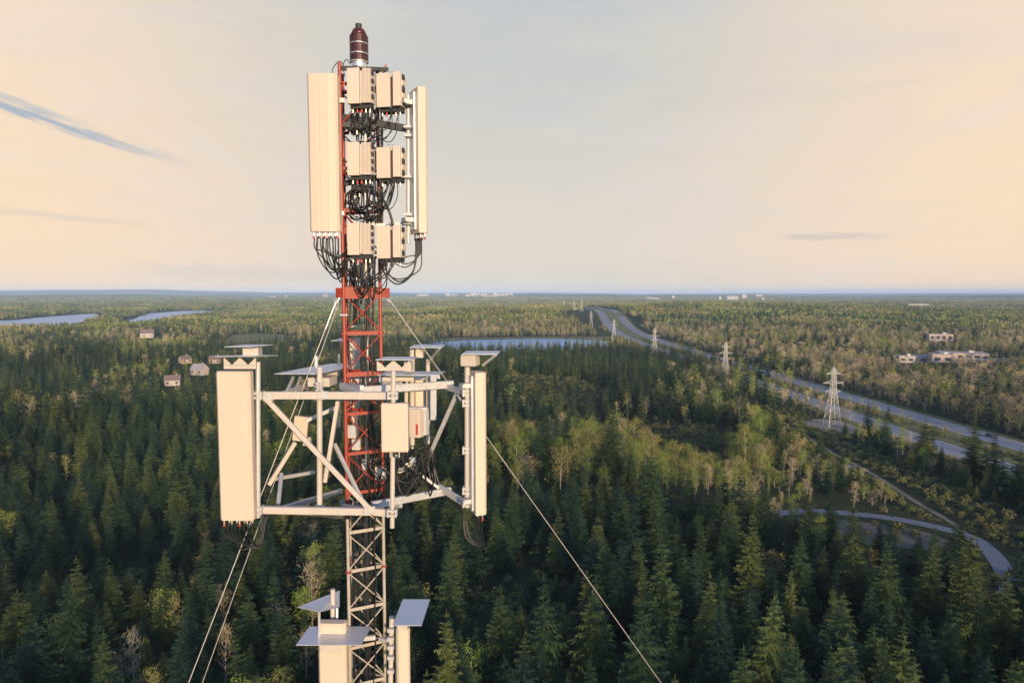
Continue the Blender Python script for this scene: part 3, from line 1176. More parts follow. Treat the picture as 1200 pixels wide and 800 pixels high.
mass('spruce_forest', both(SPR, SPR_FAR), [M['needles'], M['bark']], rows2(con, 7, 3), 'dark spruce forest covering the middle distance around the mast', 'forest')
mass('hardwood_forest', both(LEAF, LEAF_FAR), [M['leaf'], M['palebark']], rows2(leafy, 4, 2), 'yellow green spring hardwoods mixed through the middle distance', 'forest')
mass('bare_woodland', both(BARE, BARE_FAR), [M['budtwig'], M['palebark']], rows2(bare, 3, 2), 'leafless grey brown trees mixed through the middle distance', 'forest')

# woods beyond a kilometre
xa, ya = scatter(1140, 2600, 31, 44)
xb, yb = scatter(2600, 7000, 62, 44)
xf, yf = np.concatenate([xa, xb]), np.concatenate([ya, yb])
LOTS_FAR = []
k = ~(near_line(xf, yf, NEAR, 38) | near_line(xf, yf, FARL, 38) | near_line(xf, yf, CORR, 30))
for pl in (LAKE2, LAKE3):
    k &= ~(inside(xf, yf, pl) | near_line(xf, yf, pl + pl[:1], 28))
k &= ~((wav(xf, yf, 600, 71) > 0.42) & (np.hypot(xf, yf) > 1700))
xf, yf = xf[k], yf[k]
df = np.hypot(xf, yf)
uf, vf = ground_px(xf, yf)
nf = wav(xf, yf, 300, 72) + 0.6 * wav(xf, yf, 110, 73)
pf = np.where(uf < 450, 0.62, 0.35) + 0.7 * nf + 0.25 * (uf > 760) * (df < 2300)
pick = np.where(pf > 0.62, 0, np.where(pf < 0.36, 1, 2))
sc_ = np.where(df > 2600, 1.75, 1.0) * rng.uniform(0.85, 1.2, len(xf))
rows_ = [(xf[i], yf[i], float(terrain(xf[i], yf[i])) - 0.5, pick[i], rng.uniform(0, 6.28), sc_[i], rng.uniform(0.75, 1.15)) for i in range(len(xf))]
mass('distant_woods', [[(0, c)] for c in CLUST], [M['needles'], M['leaf'], M['budtwig']], rows_, 'unbroken far off woods rolling out towards the blue hills', 'forest')


# scrub on the open ground under the power line and on the verges
def scrub_mesh(seed):
    rr = random.Random(seed)
    mb = MB()
    vs, fs = [], []
    for q in range(150):
        a, r_ = rr.uniform(0, 6.28), rr.random() ** .6
        c = Vector((math.cos(a) * r_, math.sin(a) * r_, rr.uniform(0.05, 1.25) * (1.15 - .6 * r_)))
        n = Vector((rr.gauss(0, 1), rr.gauss(0, 1), rr.gauss(.4, 1))).normalized()
        uu = n.orthogonal().normalized() * rr.uniform(.09, .2)
        w = n.cross(uu)
        k_ = len(vs)
        vs += [c - uu, c + w, c + uu, c - w]
        fs.append((k_, k_ + 1, k_ + 2, k_ + 3))
    mb.add(vs, fs)
    return mb


sx, sy = scatter(100, 900, 2.6, 42)
us, vs_ = ground_px(sx, sy)
ok = near_line(sx, sy, CORR, 14) | inside(sx, sy, SHADE)
ok |= near_line(sx, sy, NEAR, 15) & ~near_line(sx, sy, NEAR, 9.5) & (rng.rand(len(sx)) < .3)
ok |= near_line(sx, sy, FARL, 17) & ~near_line(sx, sy, FARL, 10.5) & (rng.rand(len(sx)) < .3)
g0 = G(975, 499)
ok &= ~(near_line(sx, sy, TRACK, 3.2) | near_line(sx, sy, CREEK, 4.2) | near_line(sx, sy, LOOP, 4.5) | near_line(sx, sy, NEAR, 9) | near_line(sx, sy, FARL, 9) | (np.hypot(sx - g0[0], sy - g0[1]) < 12))
for pl in (LAKE1,):
    ok &= ~(inside(sx, sy, pl))
ok |= inside(sx, sy, LOOPZ) & ~near_line(sx, sy, LOOP, 5) & (rng.rand(len(sx)) < .16)
for hl in HOLLOWS:
    ok |= inside(sx, sy, hl) & (rng.rand(len(sx)) < .45)
ok &= rng.rand(len(sx)) < 0.75 + 0.5 * wav(sx, sy, 25, 81)
sx, sy = sx[ok], sy[ok]
rows_ = [(sx[i], sy[i], float(terrain(sx[i], sy[i])), i % 2, rng.uniform(0, 6.28), rng.uniform(.6, 1.9), rng.uniform(.5, 1.6)) for i in range(len(sx))]
mass('scrub', [[(0, scrub_mesh(91))], [(0, scrub_mesh(92))]], [M['scrub']], rows_, 'low tan and green scrub along the power line and road edges', 'scrub')


# ------------------------------------------------------------------ power line pylons
def lerp(a, b, t):
    return a + (b - a) * t


def make_pylon(loc, label, detail=True):
    H = 27.0
    root = empty('pylon', (0, 0, 0))
    tag(root, label, 'pylon', 'lattice pylons of the power line')
    prof = [(0, 2.9), (15.2, 1.05), (H * 0.97, 0.62)]

    def half(z):
        for (z0, a), (z1, b) in zip(prof, prof[1:]):
            if z <= z1:
                return lerp(a, b, (z - z0) / (z1 - z0))
        return prof[-1][1]
    cor = [(-1, -1), (1, -1), (1, 1), (-1, 1)]

    def pt(i, z):
        return Vector((cor[i][0] * half(z), cor[i][1] * half(z), z))
    for i in range(4):
        MB().beam(pt(i, -0.3), pt(i, 15.2), .13, .13).beam(pt(i, 15.2), pt(i, H * .97), .11, .11).build('leg', M['pylon'], root)
    lv = [0, 4.4, 8.0, 11.0, 13.3, 15.2, 16.9, 18.6, 20.3, 22.0, 23.7, 25.2, H * .97]
    mb = MB()
    for z0, z1 in zip(lv, lv[1:]):
        for i in range(4):
            j = (i + 1) % 4
            mb.beam(pt(i, z0), pt(j, z1), .055, .055)
            mb.beam(pt(j, z0), pt(i, z1), .055, .055)
            mb.beam(pt(i, z1), pt(j, z1), .055, .055)
    mb.build('lattice', M['pylon'], root)
    for z0, L in ((15.6, 3.7), (19.4, 4.8), (23.6, 3.4)):
        mb = MB()
        w = half(z0)
        for sx_ in (-1, 1):
            tip = Vector((sx_ * L, 0, z0 + 0.1))
            for sy_ in (-1, 1):
                mb.beam((sx_ * w, sy_ * w, z0), tip, .10, .10)
                mb.beam((sx_ * w * .9, sy_ * w * .9, z0 + 1.3), tip, .08, .08)
            for f in (.35, .68):
                a = lerp(Vector((sx_ * w, -w, z0)), tip, f)
                b = lerp(Vector((sx_ * w, w, z0)), tip, f)
                t = lerp(Vector((sx_ * w * .9, 0, z0 + 1.3)), tip, f)
                mb.beam(a, b, .06, .06).beam(a, t, .06, .06).beam(b, t, .06, .06)
        arm = mb.build('crossarm', M['pylon'], root)
        for sx_ in (-1, 1):
            ins = MB()
            for k in range(7):
                ins.tube([(sx_ * L, 0, z0 - .05 - k * .2), (sx_ * L, 0, z0 - .05 - k * .2 - .07)], .13, 8, r2=.05)
            ins.tube([(sx_ * L, 0, z0 + .1), (sx_ * L, 0, z0 - 1.5)], .03, 5)
            ins.build('insulator', M['glass'], arm)
    MB().tube([(0, 0, H * .96), (0, 0, H * 1.03)], .12, 6, r2=.03).beam(pt(0, H * .96), (0, 0, H), .08, .08).beam(pt(1, H * .96), (0, 0, H), .08, .08).beam(pt(2, H * .96), (0, 0, H), .08, .08).beam(pt(3, H * .96), (0, 0, H), .08, .08).build('peak', M['pylon'], root)
    return root


def copy_tree(o, parent=None):
    c = o.copy()
    C.objects.link(c)
    c.parent = parent
    WL[c.name] = WL.get(o.name, Vector())
    for ch in o.children:
        copy_tree(ch, c)
    return c


g1 = G(975, 499)
spots = [((g1[0], g1[1]), 0.05, 1.0, 'nearest and tallest lattice pylon on its bare stony pad'.replace('nearest and tallest', 'tallest looking')),
         (tuple(at_d(852, 457)), 0.05, 1.0, 'second pylon along the line, in front of a dark hollow'),
         (tuple(at_d(768, 640)), 0.0, 1.0, 'third pylon along the line, standing just before the highway'),
         (tuple(at_d(720, 850)), 0.0, 1.0, 'pale pylon at the end of the blue lake'),
         (tuple(at_d(693, 1130)), 0.0, 1.0, 'small far pylon halfway up the wooded rise'),
         (tuple(at_d(682, 1480)), 0.0, 1.0, 'tiny far pylon near the top of the cleared strip'),
         (tuple(at_d(673, 1700)), 0.0, 1.0, 'tiny pylon on the skyline of the wooded rise'),
         (tuple(at_d(661, 1760)), 0.0, 1.0, 'tiny second pylon paired on the skyline of the wooded rise')]
py0 = make_pylon((0, 0, 0), '')
for i, ((X, Y), a, s_, lab) in enumerate(spots):
    o = py0 if i == 0 else copy_tree(py0)
    o.location = (X, Y, float(terrain(X, Y)))
    o.rotation_euler = (0, 0, a)
    o.scale = (s_, s_, s_)
    o['label'] = lab


# ------------------------------------------------------------------ buildings
def flat_building(loc, w, dp, h, yaw, label, group=None, rows_=1, wall='plaster', roofm='roof', windows=True, name='commercial_building', door=True):
    root = empty(name, (0, 0, 0))
    tag(root, label, 'building', group)
    MB().box((0, 0, h / 2), (w, dp, h)).build('wall', M[wall], root)
    mb = MB().box((0, 0, h + .16), (w + .5, dp + .5, .30))
    rf = mb.build('roof', M[roofm], root)
    MB().box((w * .2, 0, h + .95), (min(4, w * .2), min(3, dp * .3), 1.25)).build('roof_unit', M['galv'], rf)
    if windows:
        n = max(2, int(w / 6))
        for r_ in range(rows_):
            for k in range(n):
                cx = -w / 2 + (k + .5) * w / n
                cz = h * (r_ + .55) / rows_
                fr = MB().box((cx, -dp / 2 - .03, cz), (w / n * .62, .12, h / rows_ * .42)).build('window', M['plaster2'], root)
                MB().box((cx, -dp / 2 - .08, cz), (w / n * .54, .08, h / rows_ * .34)).build('pane', M['glass'], fr)
    if door:
        MB().box((w * .32 + w * .03, -dp / 2 - .06, 1.2), (1.8, .18, 2.4)).build('door', M['roof'], root)
    root.location = (loc[0], loc[1], float(terrain(loc[0], loc[1])) - .05)
    root.rotation_euler = (0, 0, yaw)
    return root


def house(loc, w, dp, h, yaw, label, group=None, wall='plaster2', roofm='roof2'):
    root = empty('house', (0, 0, 0))
    tag(root, label, 'house', group)
    mb = MB()
    r_ = h * .75
    vs = [(-w / 2, -dp / 2, 0), (w / 2, -dp / 2, 0), (w / 2, dp / 2, 0), (-w / 2, dp / 2, 0),
          (-w / 2, -dp / 2, h), (w / 2, -dp / 2, h), (w / 2, dp / 2, h), (-w / 2, dp / 2, h), (-w / 2, 0, h + r_), (w / 2, 0, h + r_)]
    mb.add(vs, [(0, 1, 5, 4), (2, 3, 7, 6), (1, 2, 6, 9, 5), (3, 0, 4, 8, 7), (0, 3, 2, 1)])
    mb.build('wall', M[wall], root)
    rb = MB()
    e = .45
    for sy_ in (-1, 1):
        a = Vector((-w / 2 - e, sy_ * (dp / 2 + e), h - e * r_ / (dp / 2) + .06))
        b = Vector((w / 2 + e, a.y, a.z))
        c_ = Vector((w / 2 + e, 0, h + r_ + .06))
        d_ = Vector((-w / 2 - e, 0, h + r_ + .06))
        up = Vector((0, 0, .18))
        rb.add([a, b, c_, d_, a + up, b + up, c_ + up, d_ + up], [(0, 1, 2, 3), (7, 6, 5, 4), (0, 4, 5, 1), (1, 5, 6, 2), (2, 6, 7, 3), (3, 7, 4, 0)])
    rf = rb.build('roof', M[roofm], root)
    MB().box((w * .25, dp * .12, h + r_ + .3), (.8, .8, 1.6)).build('chimney', M['roof'], rf)
    for k in (-.3, 0.3):
        fr = MB().box((w * k, -dp / 2 - .03, h * .55), (1.7, .12, 1.5)).build('window', M['plaster'], root)
        MB().box((w * k, -dp / 2 - .08, h * .55), (1.5, .08, 1.3)).build('pane', M['glass'], fr)
    MB().box((0, -dp / 2 - .05, 1.05), (1.0, .14, 2.1)).build('door', M['roof'], root)
    root.location = (loc[0], loc[1], float(terrain(loc[0], loc[1])) - .05)
    root.rotation_euler = (0, 0, yaw)
    return root


flat_building(at_d(1130, 590), 36, 20, 12.5, -.35, 'tall peach walled block with flat roof, the largest of the group in the woods', None, 2)
flat_building(at_d(1106, 575), 16, 12, 8.5, -.3, 'low pale hall joined against the largest peach block', None, 1)
flat_building(at_d(1083, 590), 22, 12, 7.2, -.3, 'long low cream building with grey roof beside the peach block', None, 1)
flat_building(at_d(1064, 585), 12, 10, 6.5, -.25, 'small cream shed with blue grey roof at the end of the building group', None, 1, 'plaster2')
house(at_d(1176, 575), 12, 9, 4.6, -.4, 'pale gabled house standing apart past the peach block', None)
flat_building(at_d(1103, 845), 26, 16, 9, -.3, 'lone pale flat roofed building in the woods above the peach block', None, 1)
rb_ = random.Random(5)
for k_, (px, dd, w_, h_) in enumerate(((1045, 1650, 40, 10), (1028, 1500, 30, 8), (1000, 1720, 46, 9), (925, 1850, 38, 9), (1150, 1050, 18, 7))):
    flat_building(at_d(px, dd), w_, 20, h_, rb_.uniform(-.4, .1), 'far pale flat roofed building among the woods below the skyline', 'far pale buildings in the woods', 1)
flat_building(at_d(1076, 2300), 60, 30, 22, -.3, 'big white block rising over the treeline near the skyline', None, 2, 'plaster2')
for k_, (px, dd, yw, lab) in enumerate(((199, 470, .3, 'white house among dark trees near the top of the big lower panel antenna, first of three'.replace(', first of three', '')), (214, 540, .9, 'pale house with brown roof in the middle of the clearing in the dark wood'), (231, 500, -.4, 'blue grey roofed house beside the pale house in the dark wood'), (250, 560, .2, 'cream house closest to the large lower panel antenna'))):
    house(at_d(px, dd), (9.5, 7.5, 11, 8.5)[k_], 7, (4, 3.4, 4.6, 3.8)[k_], yw, lab, None, 'plaster2' if k_ % 2 == 0 else 'plaster', 'roof' if k_ == 2 else 'roof2')
house(at_d(171, 910), 16, 11, 6.5, .3, 'lone white house in the woods below the narrow lake arm', None)
for k_ in range(11):
    house(at_d(262 + k_ * 8.2 + rb_.uniform(-2, 2), rb_.uniform(1650, 2050)), 15, 11, 6.5, rb_.uniform(-.5, .8), 'far small pale house in the hamlet beyond the green field', 'houses of the far hamlet')
for k_ in range(7):
    house(at_d(20 + k_ * 12 + rb_.uniform(-3, 3), rb_.uniform(1000, 1090) if k_ < 4 else rb_.uniform(2150, 2400)), 15, 10, 6, rb_.uniform(-.5, .8), 'small pale house near the shore of the long lake', 'houses near the long lake')

# the town on the skyline
for k_ in range(52):
    if k_ < 36:
        px, dd = rb_.uniform(488, 600), rb_.uniform(8300, 9800)
    elif k_ < 46:
        px, dd = rb_.uniform(735, 900), rb_.uniform(5200, 7000)
    else:
        px, dd = rb_.uniform(300, 420), rb_.uniform(6500, 9000)
    flat_building(at_d(px, dd), rb_.choice((22, 30, 40, 70)) * rb_.uniform(.8, 1.3), rb_.uniform(20, 40), rb_.choice((14, 18, 24, 40)) * rb_.uniform(.8, 1.2), rb_.uniform(-.4, .4),
                  'tiny pale building of the town on the skyline', 'skyline town buildings', 2, rb_.choice(('plaster', 'plaster2')), 'roof', k_ % 3 == 0, 'town_building', False)


# ------------------------------------------------------------------ the one car on the highway
def car(loc, yaw):
    root = empty('parked_car'.replace('parked_', 'road_'), (0, 0, 0))
    tag(root, 'dark blue car alone on the upper carriageway of the highway', 'car')
    prof = [(-2.2, .35), (-2.25, .75), (-1.9, .98), (-1.45, 1.02), (-.85, 1.47), (.75, 1.5), (1.5, 1.05), (2.2, .92), (2.28, .6), (2.2, .35)]
    b = MB().prism(prof, -.88, .88, lambda a, c, e: Vector((e, a, c)))
    b.build('body', M['carblue'], root, bevel=.08)
    for sx_ in (-1, 1):
        gl = [(-1.2, 1.05), (-.8, 1.4), (.68, 1.42), (1.25, 1.06)]
        MB().prism(gl, .882, .892, lambda a, c, e, s=sx_: Vector((s * e, a, c))).build('side_window', M['glass'], root)
        for yy in (-1.4, 1.42):
            w = MB().tube([(sx_ * .72, yy, .33), (sx_ * .92, yy, .33)], .33, 16).build('wheel', M['tyre'], root)
            MB().tube([(sx_ * .90, yy, .33), (sx_ * .935, yy, .33)], .19, 12).build('rim', M['steel'], w)
    MB().box((0, -1.17, 1.25), (1.4, .06, .42), Matrix.Rotation(R(-38), 3, 'X')).build('rear_window', M['glass'], root)
    MB().box((0, 1.17, 1.30), (1.4, .06, .48), Matrix.Rotation(R(52), 3, 'X')).build('windscreen', M['glass'], root)
    for sx_ in (-1, 1):
        MB().box((sx_ * .65, 2.24, .72), (.34, .08, .16)).build('headlight', M['steel'], root)
        MB().box((sx_ * .68, -2.23, .78), (.30, .08, .16)).build('tail_light', M['label_red'], root)
    root.location = loc
    root.rotation_euler = (0, 0, yaw)


car((199.5, 281, .07), 0.02)

# ------------------------------------------------------------------ the air between
hz = MB().box((0, 0, 65.5), (61000, 61000, 133)).build('haze', [], None)
hm = bpy.data.materials.new('haze_air')
hm.use_nodes = True
ht = hm.node_tree
ht.nodes.clear()
pv = N(ht, 'ShaderNodeVolumePrincipled')
pv.inputs['Color'].default_value = (0.52, 0.73, 1.0, 1)
pv.inputs['Density'].default_value = 0.7e-4
pv.inputs['Anisotropy'].default_value = -0.2
ho = N(ht, 'ShaderNodeOutputMaterial')
ht.links.new(pv.outputs[0], ho.inputs['Volume'])
hz.data.materials.append(hm)
tag(hz, 'thin blue haze lying over the far woods and hills', 'haze', kind='stuff')


# ================================================================== the mast
PX = 9.5 / 800          # metres per photo pixel at the mast


def Zat(py, d):
    return P(600, py, d).z


LEG = [P(402.5, 343, 9.30), P(445.5, 343, 9.52), P(405.5, 343, 9.74)]
LEG = [Vector((p.x, p.y, 0)) for p in LEG]
CEN = (LEG[0] + LEG[1] + LEG[2]) / 3
ZT = Zat(79, 9.45)
mast = empty('lattice_mast', (CEN.x, CEN.y, 0))
tag(mast, 'slender three legged lattice mast painted red above and pale below', 'mast')
Z_BAND = Zat(603, 9.4)
bay = 0.556
zs = [Zat(343, 9.4)]
while zs[0] < ZT - bay * .6: zs.insert(0, zs[0] + bay)
while zs[-1] > 1.0: zs.append(zs[-1] - bay)
for p in LEG:
    z_hi = ZT
    lg = MB()
    lg.mi = 0
    lg.tube([(p.x, p.y, z_hi), (p.x, p.y, Z_BAND)], .024, 10)
    lg.mi = 1
    lg.tube([(p.x, p.y, Z_BAND), (p.x, p.y, 42)], .022, 10)
    lg.mi = 0
    lg.tube([(p.x, p.y, 42), (p.x, p.y, 26)], .026, 10)
    lg.mi = 1
    lg.tube([(p.x, p.y, 26), (p.x, p.y, 0)], .026, 10)
    lo = lg.build('leg', [M['red'], M['mastwhite']], mast, smooth=False)
    fl = MB()
    for z in zs[::6]:
        fl.tube([(p.x, p.y, z + .012), (p.x, p.y, z - .012)], .046, 10)
    fl.build('flange', M['red'], lo)


def band_mat(z):
    return M['red'] if z > Z_BAND or 26 < z < 42 else M['mastwhite']


rj = random.Random(3)
low = MB()
for i, (z1, z0) in enumerate(zip(zs, zs[1:])):
    seen = z0 > 54.1
    for a, b in ((0, 1), (1, 2), (2, 0)):
        p, q = LEG[a], LEG[b]
        if seen:
            MB().beam((p.x, p.y, z1), (q.x, q.y, z1), .012, .045).build('horizontal_brace', band_mat(z1), mast)
            if not (z0 > 60.9 and (a, b) == (0, 1) and i % 2):
                MB().tube([(p.x, p.y, z1 - .02), (q.x, q.y, z0 + .02)], .0095, 6).build('diagonal_brace', band_mat(z0), mast)
            if (a, b) != (2, 0):
                MB().tube([(q.x, q.y, z1 - .02), (p.x, p.y, z0 + .02)], .0095, 6).build('diagonal_brace', band_mat(z0 + .05), mast)
        else:
            low.mi = 0 if band_mat(z1) is M['red'] else 1
            low.beam((p.x, p.y, z1), (q.x, q.y, z1), .012, .045)
            low.tube([(p.x, p.y, z1), (q.x, q.y, z0)], .0095, 5)
            low.tube([(q.x, q.y, z1), (p.x, p.y, z0)], .0095, 5)
tag(low.build('lower_lattice', [M['red'], M['mastwhite']], mast), kind='stuff')
# the deep red guy plate and the lighter cross plates below it
for py, hh, d_ in ((343, .16, 9.40), (390.5, .055, 9.36), (439, .055, 9.36)):
    z = Zat(py, d_)
    mb = MB()
    for a, b in ((0, 1), (1, 2), (2, 0)):
        p, q = LEG[a], LEG[b]
        mb.beam((p.x, p.y, z), (q.x, q.y, z), .018, hh)
    mb.build('cross_plate', M['red'], mast)
mb = MB()
for p in LEG:
    o_ = (p - CEN).normalized()
    c_ = Vector((p.x, p.y, Zat(343, 9.4)))
    mb.beam(c_ + o_ * .02, c_ + o_ * .13, .03, .13)
    mb.tube([c_ + o_ * .10 + Vector((0, 0, .03)) - o_.cross(Vector((0, 0, 1))) * .03, c_ + o_ * .10 + Vector((0, 0, .03)) + o_.cross(Vector((0, 0, 1))) * .03], .02, 8)
mb.build('guy_lug', M['red'], mast)
# top frame
zt = ZT
mb = MB()
mb.beam(P(398, 80, 9.4), P(455, 82, 9.4), .05, .05).beam(P(403, 80, 9.3), P(403, 80, 9.75), .05, .05).beam(P(447, 82, 9.3), P(447, 82, 9.7), .05, .05)
mb.beam(P(421, 79, 9.25), P(421, 79, 9.75), .06, .03)
mb.build('top_frame', M['dark'], mast)
for a, b in ((P(398, 80, 9.4), P(398, 72, 9.4)), (P(452, 82, 9.4), P(452, 76, 9.4)), (P(452, 92, 9.4), P(448, 82, 9.4))):
    MB().tube([a, b], .012, 6).build('bracket', M['redcap'], mast)
# conduit and cable ladder inside the lattice
MB().tube([P(430, 120, 9.55), P(430, 470, 9.55), P(430, 1300, 9.55)], .022, 8).build('conduit', M['galv'], mast)
MB().tube([P(428, 92, 9.38), P(428, 330, 9.38)], .030, 8).build('support_pole', M['galv'], mast)
MB().tube([P(447.5, 98, 9.42), P(447.5, 300, 9.42)], .019, 8).build('support_pole', M['dark'], mast)

# ------------------------------------------------------------------ beacon
d_ = 9.45
bc = P(421, 79, d_)
beacon = empty('obstruction_beacon', bc)
tag(beacon, 'dark red aircraft warning beacon with steel rings on the very top of the mast', 'beacon')
px = d_ / 800
zz = lambda py: Zat(py, d_)


def cyl(z0, z1, r, n=24, r2=None):
    return MB().tube([(bc.x, bc.y, z0), (bc.x, bc.y, z1)], r, n, r2=r2)


cyl(zz(80), zz(73.5), 8.5 * px).build('base', M['steel'], beacon, bevel=.006)
for a, b in ((73, 65), (63, 53.2), (51, 42)):
    m_ = MB()
    for k in range(4):
        z0 = lerp(zz(a), zz(b), k / 4)
        z1 = lerp(zz(a), zz(b), (k + 1) / 4)
        m_.tube([(bc.x, bc.y, z0), (bc.x, bc.y, lerp(z0, z1, .5)), (bc.x, bc.y, z1)], 9.0 * px, 24)
        m_.tube([(bc.x, bc.y, lerp(z0, z1, .35)), (bc.x, bc.y, lerp(z0, z1, .65))], 9.6 * px, 24)
    m_.build('lens', M['lens'], beacon, smooth=False)
for a in (64, 52.2, 73.4):
    cyl(zz(a + .6), zz(a - .6), 9.9 * px).build('ring', M['galv'], beacon)
MB().tube([(bc.x, bc.y, zz(42)), (bc.x, bc.y, zz(39)), (bc.x, bc.y, zz(36.5)), (bc.x, bc.y, zz(35))], 9.3 * px, 24, r2=6 * px).build('cap', M['lens'], beacon, smooth=True)
cyl(zz(36), zz(28.5), 3.6 * px).build('photocell', M['dark'], beacon)
MB().tube([P(419, 36, d_), P(419, 25, d_)], .006, 6).build('lightning_rod', M['steel'], beacon)
rods = MB()
for k in range(6):
    a = k * 1.047 + .3
    q = Vector((math.cos(a), math.sin(a), 0)) * 10 * px
    rods.tube([(bc.x + q.x, bc.y + q.y, zz(74)), (bc.x + q.x, bc.y + q.y, zz(42))], .006, 5)
rods.build('guard_cage', M['dark'], beacon)


# ------------------------------------------------------------------ panel antennas
def placer(c, yaw):
    """Local x across the front, y towards the front, z up; yaw is where the front looks (0 = to the camera)."""
    f = Vector((math.sin(yaw), -math.cos(yaw), 0))
    s_ = Vector((math.cos(yaw), math.sin(yaw), 0))
    return lambda x_, y_, z_: Vector(c) + s_ * x_ + f * y_ + Vector((0, 0, z_))


def panel(c, w, h, dp, yaw, label, connectors=6, strip=True, ribs=True):
    """c: bottom centre of the panel."""
    root = empty('panel_antenna', c)
    tag(root, label, 'antenna')
    pl = placer(c, yaw)
    e = .028
    x0, y0 = w / 2, dp / 2
    outl = [(-x0, -y0), (x0, -y0), (x0, y0 - e * 1.4), (x0 - e, y0 - .006)]
    if ribs:
        outl += [(x0 * .36, y0 + .002), (x0 * .33, y0 - .003), (x0 * .20, y0 - .003), (x0 * .17, y0 + .004), (-x0 * .17, y0 + .004), (-x0 * .20, y0 - .003), (-x0 * .33, y0 - .003), (-x0 * .36, y0 + .002)]
    outl += [(-x0 + e, y0 - .006), (-x0, y0 - e * 1.4)]
    MB().prism(outl, .014, h - .014, pl).build('radome', M['white'], root)
    for z0, z1 in ((0, .013), (h - .013, h)):
        MB().prism([(x_ * .985, y_ * .97) for x_, y_ in outl], z0, z1, pl).build('end_cap', M['radio'], root)
    # rear channel the brackets bolt to
    MB().prism([(-w * .22, -y0 - .03), (w * .22, -y0 - .03), (w * .22, -y0 - .002), (-w * .22, -y0 - .002)], .05, h - .05, pl).build('back_rail', M['alu'], root)
    for zb in (.18, h - .18):
        br = MB()
        br.prism([(-.05, -y0 - .13), (.05, -y0 - .13), (.05, -y0 - .032), (-.05, -y0 - .032)], zb - .03, zb + .03, pl)
        br.prism([(-.085, -y0 - .16), (.085, -y0 - .16), (.085, -y0 - .135), (-.085, -y0 - .135)], zb - .025, zb + .025, pl)
        br.build('clamp', M['galv'], root)
    for k in range(connectors):
        x_ = -w * .40 + .8 * w * k / max(1, connectors - 1)
        a = pl(x_, (-.02 if k % 2 else .02), 0)
        cn = MB().tube([a, a - Vector((0, 0, .055))], .012, 8).build('connector', M['brass'], root)
        MB().tube([a - Vector((0, 0, .05)), a - Vector((0, 0, .085))], .014, 8).build('boot', M['cable'] if k % 4 else M['redcap'], cn)
    return pl


def bottom(px0, px1, py, d):
    return P((px0 + px1) / 2, py, d)


top_l = panel(bottom(364.5, 399, 272, 9.0), 34.5 * 9.0 / 800, (272 - 94) * 9.0 / 800, .14, -.02, 'tall cream panel antenna facing us on the upper mast beside the radio units', 9)
yawR = R(90 + 28)
top_r = panel(P(492, 274, 9.35), .33, (274 - 111) * 9.35 / 800, .145, yawR, 'tall panel antenna on the upper mast seen from its side and back', 6)
low_l = panel(bottom(259, 299.5, 608, 8.35), 40.5 * 8.35 / 800, (608 - 430) * 8.35 / 800, .13, -.02, 'broad cream panel antenna hanging on the far end of the big white beam', 8, ribs=False)
low_r = panel(P(560.5, 600, 9.25), .28, (600 - 431) * 9.25 / 800, .17, R(90 + 22), 'narrow cream panel antenna on the platform pole nearest the lake', 4)
bot_l = panel(Vector((P(389.5, 728, 9.1).x, 9.1, Zat(728, 9.1) - 1.95)), 34 * 9.1 / 800, 1.95, .13, -.04, 'broad cream panel antenna on the lower tier under the widest thin plate', 8, ribs=False)
bot_r = panel(Vector((P(472, 735, 9.3).x, 9.3, Zat(735, 9.3) - 1.95)), .19, 1.95, .13, .25, 'narrow cream panel antenna on the lower tier under the tilted square plate', 4, ribs=False)


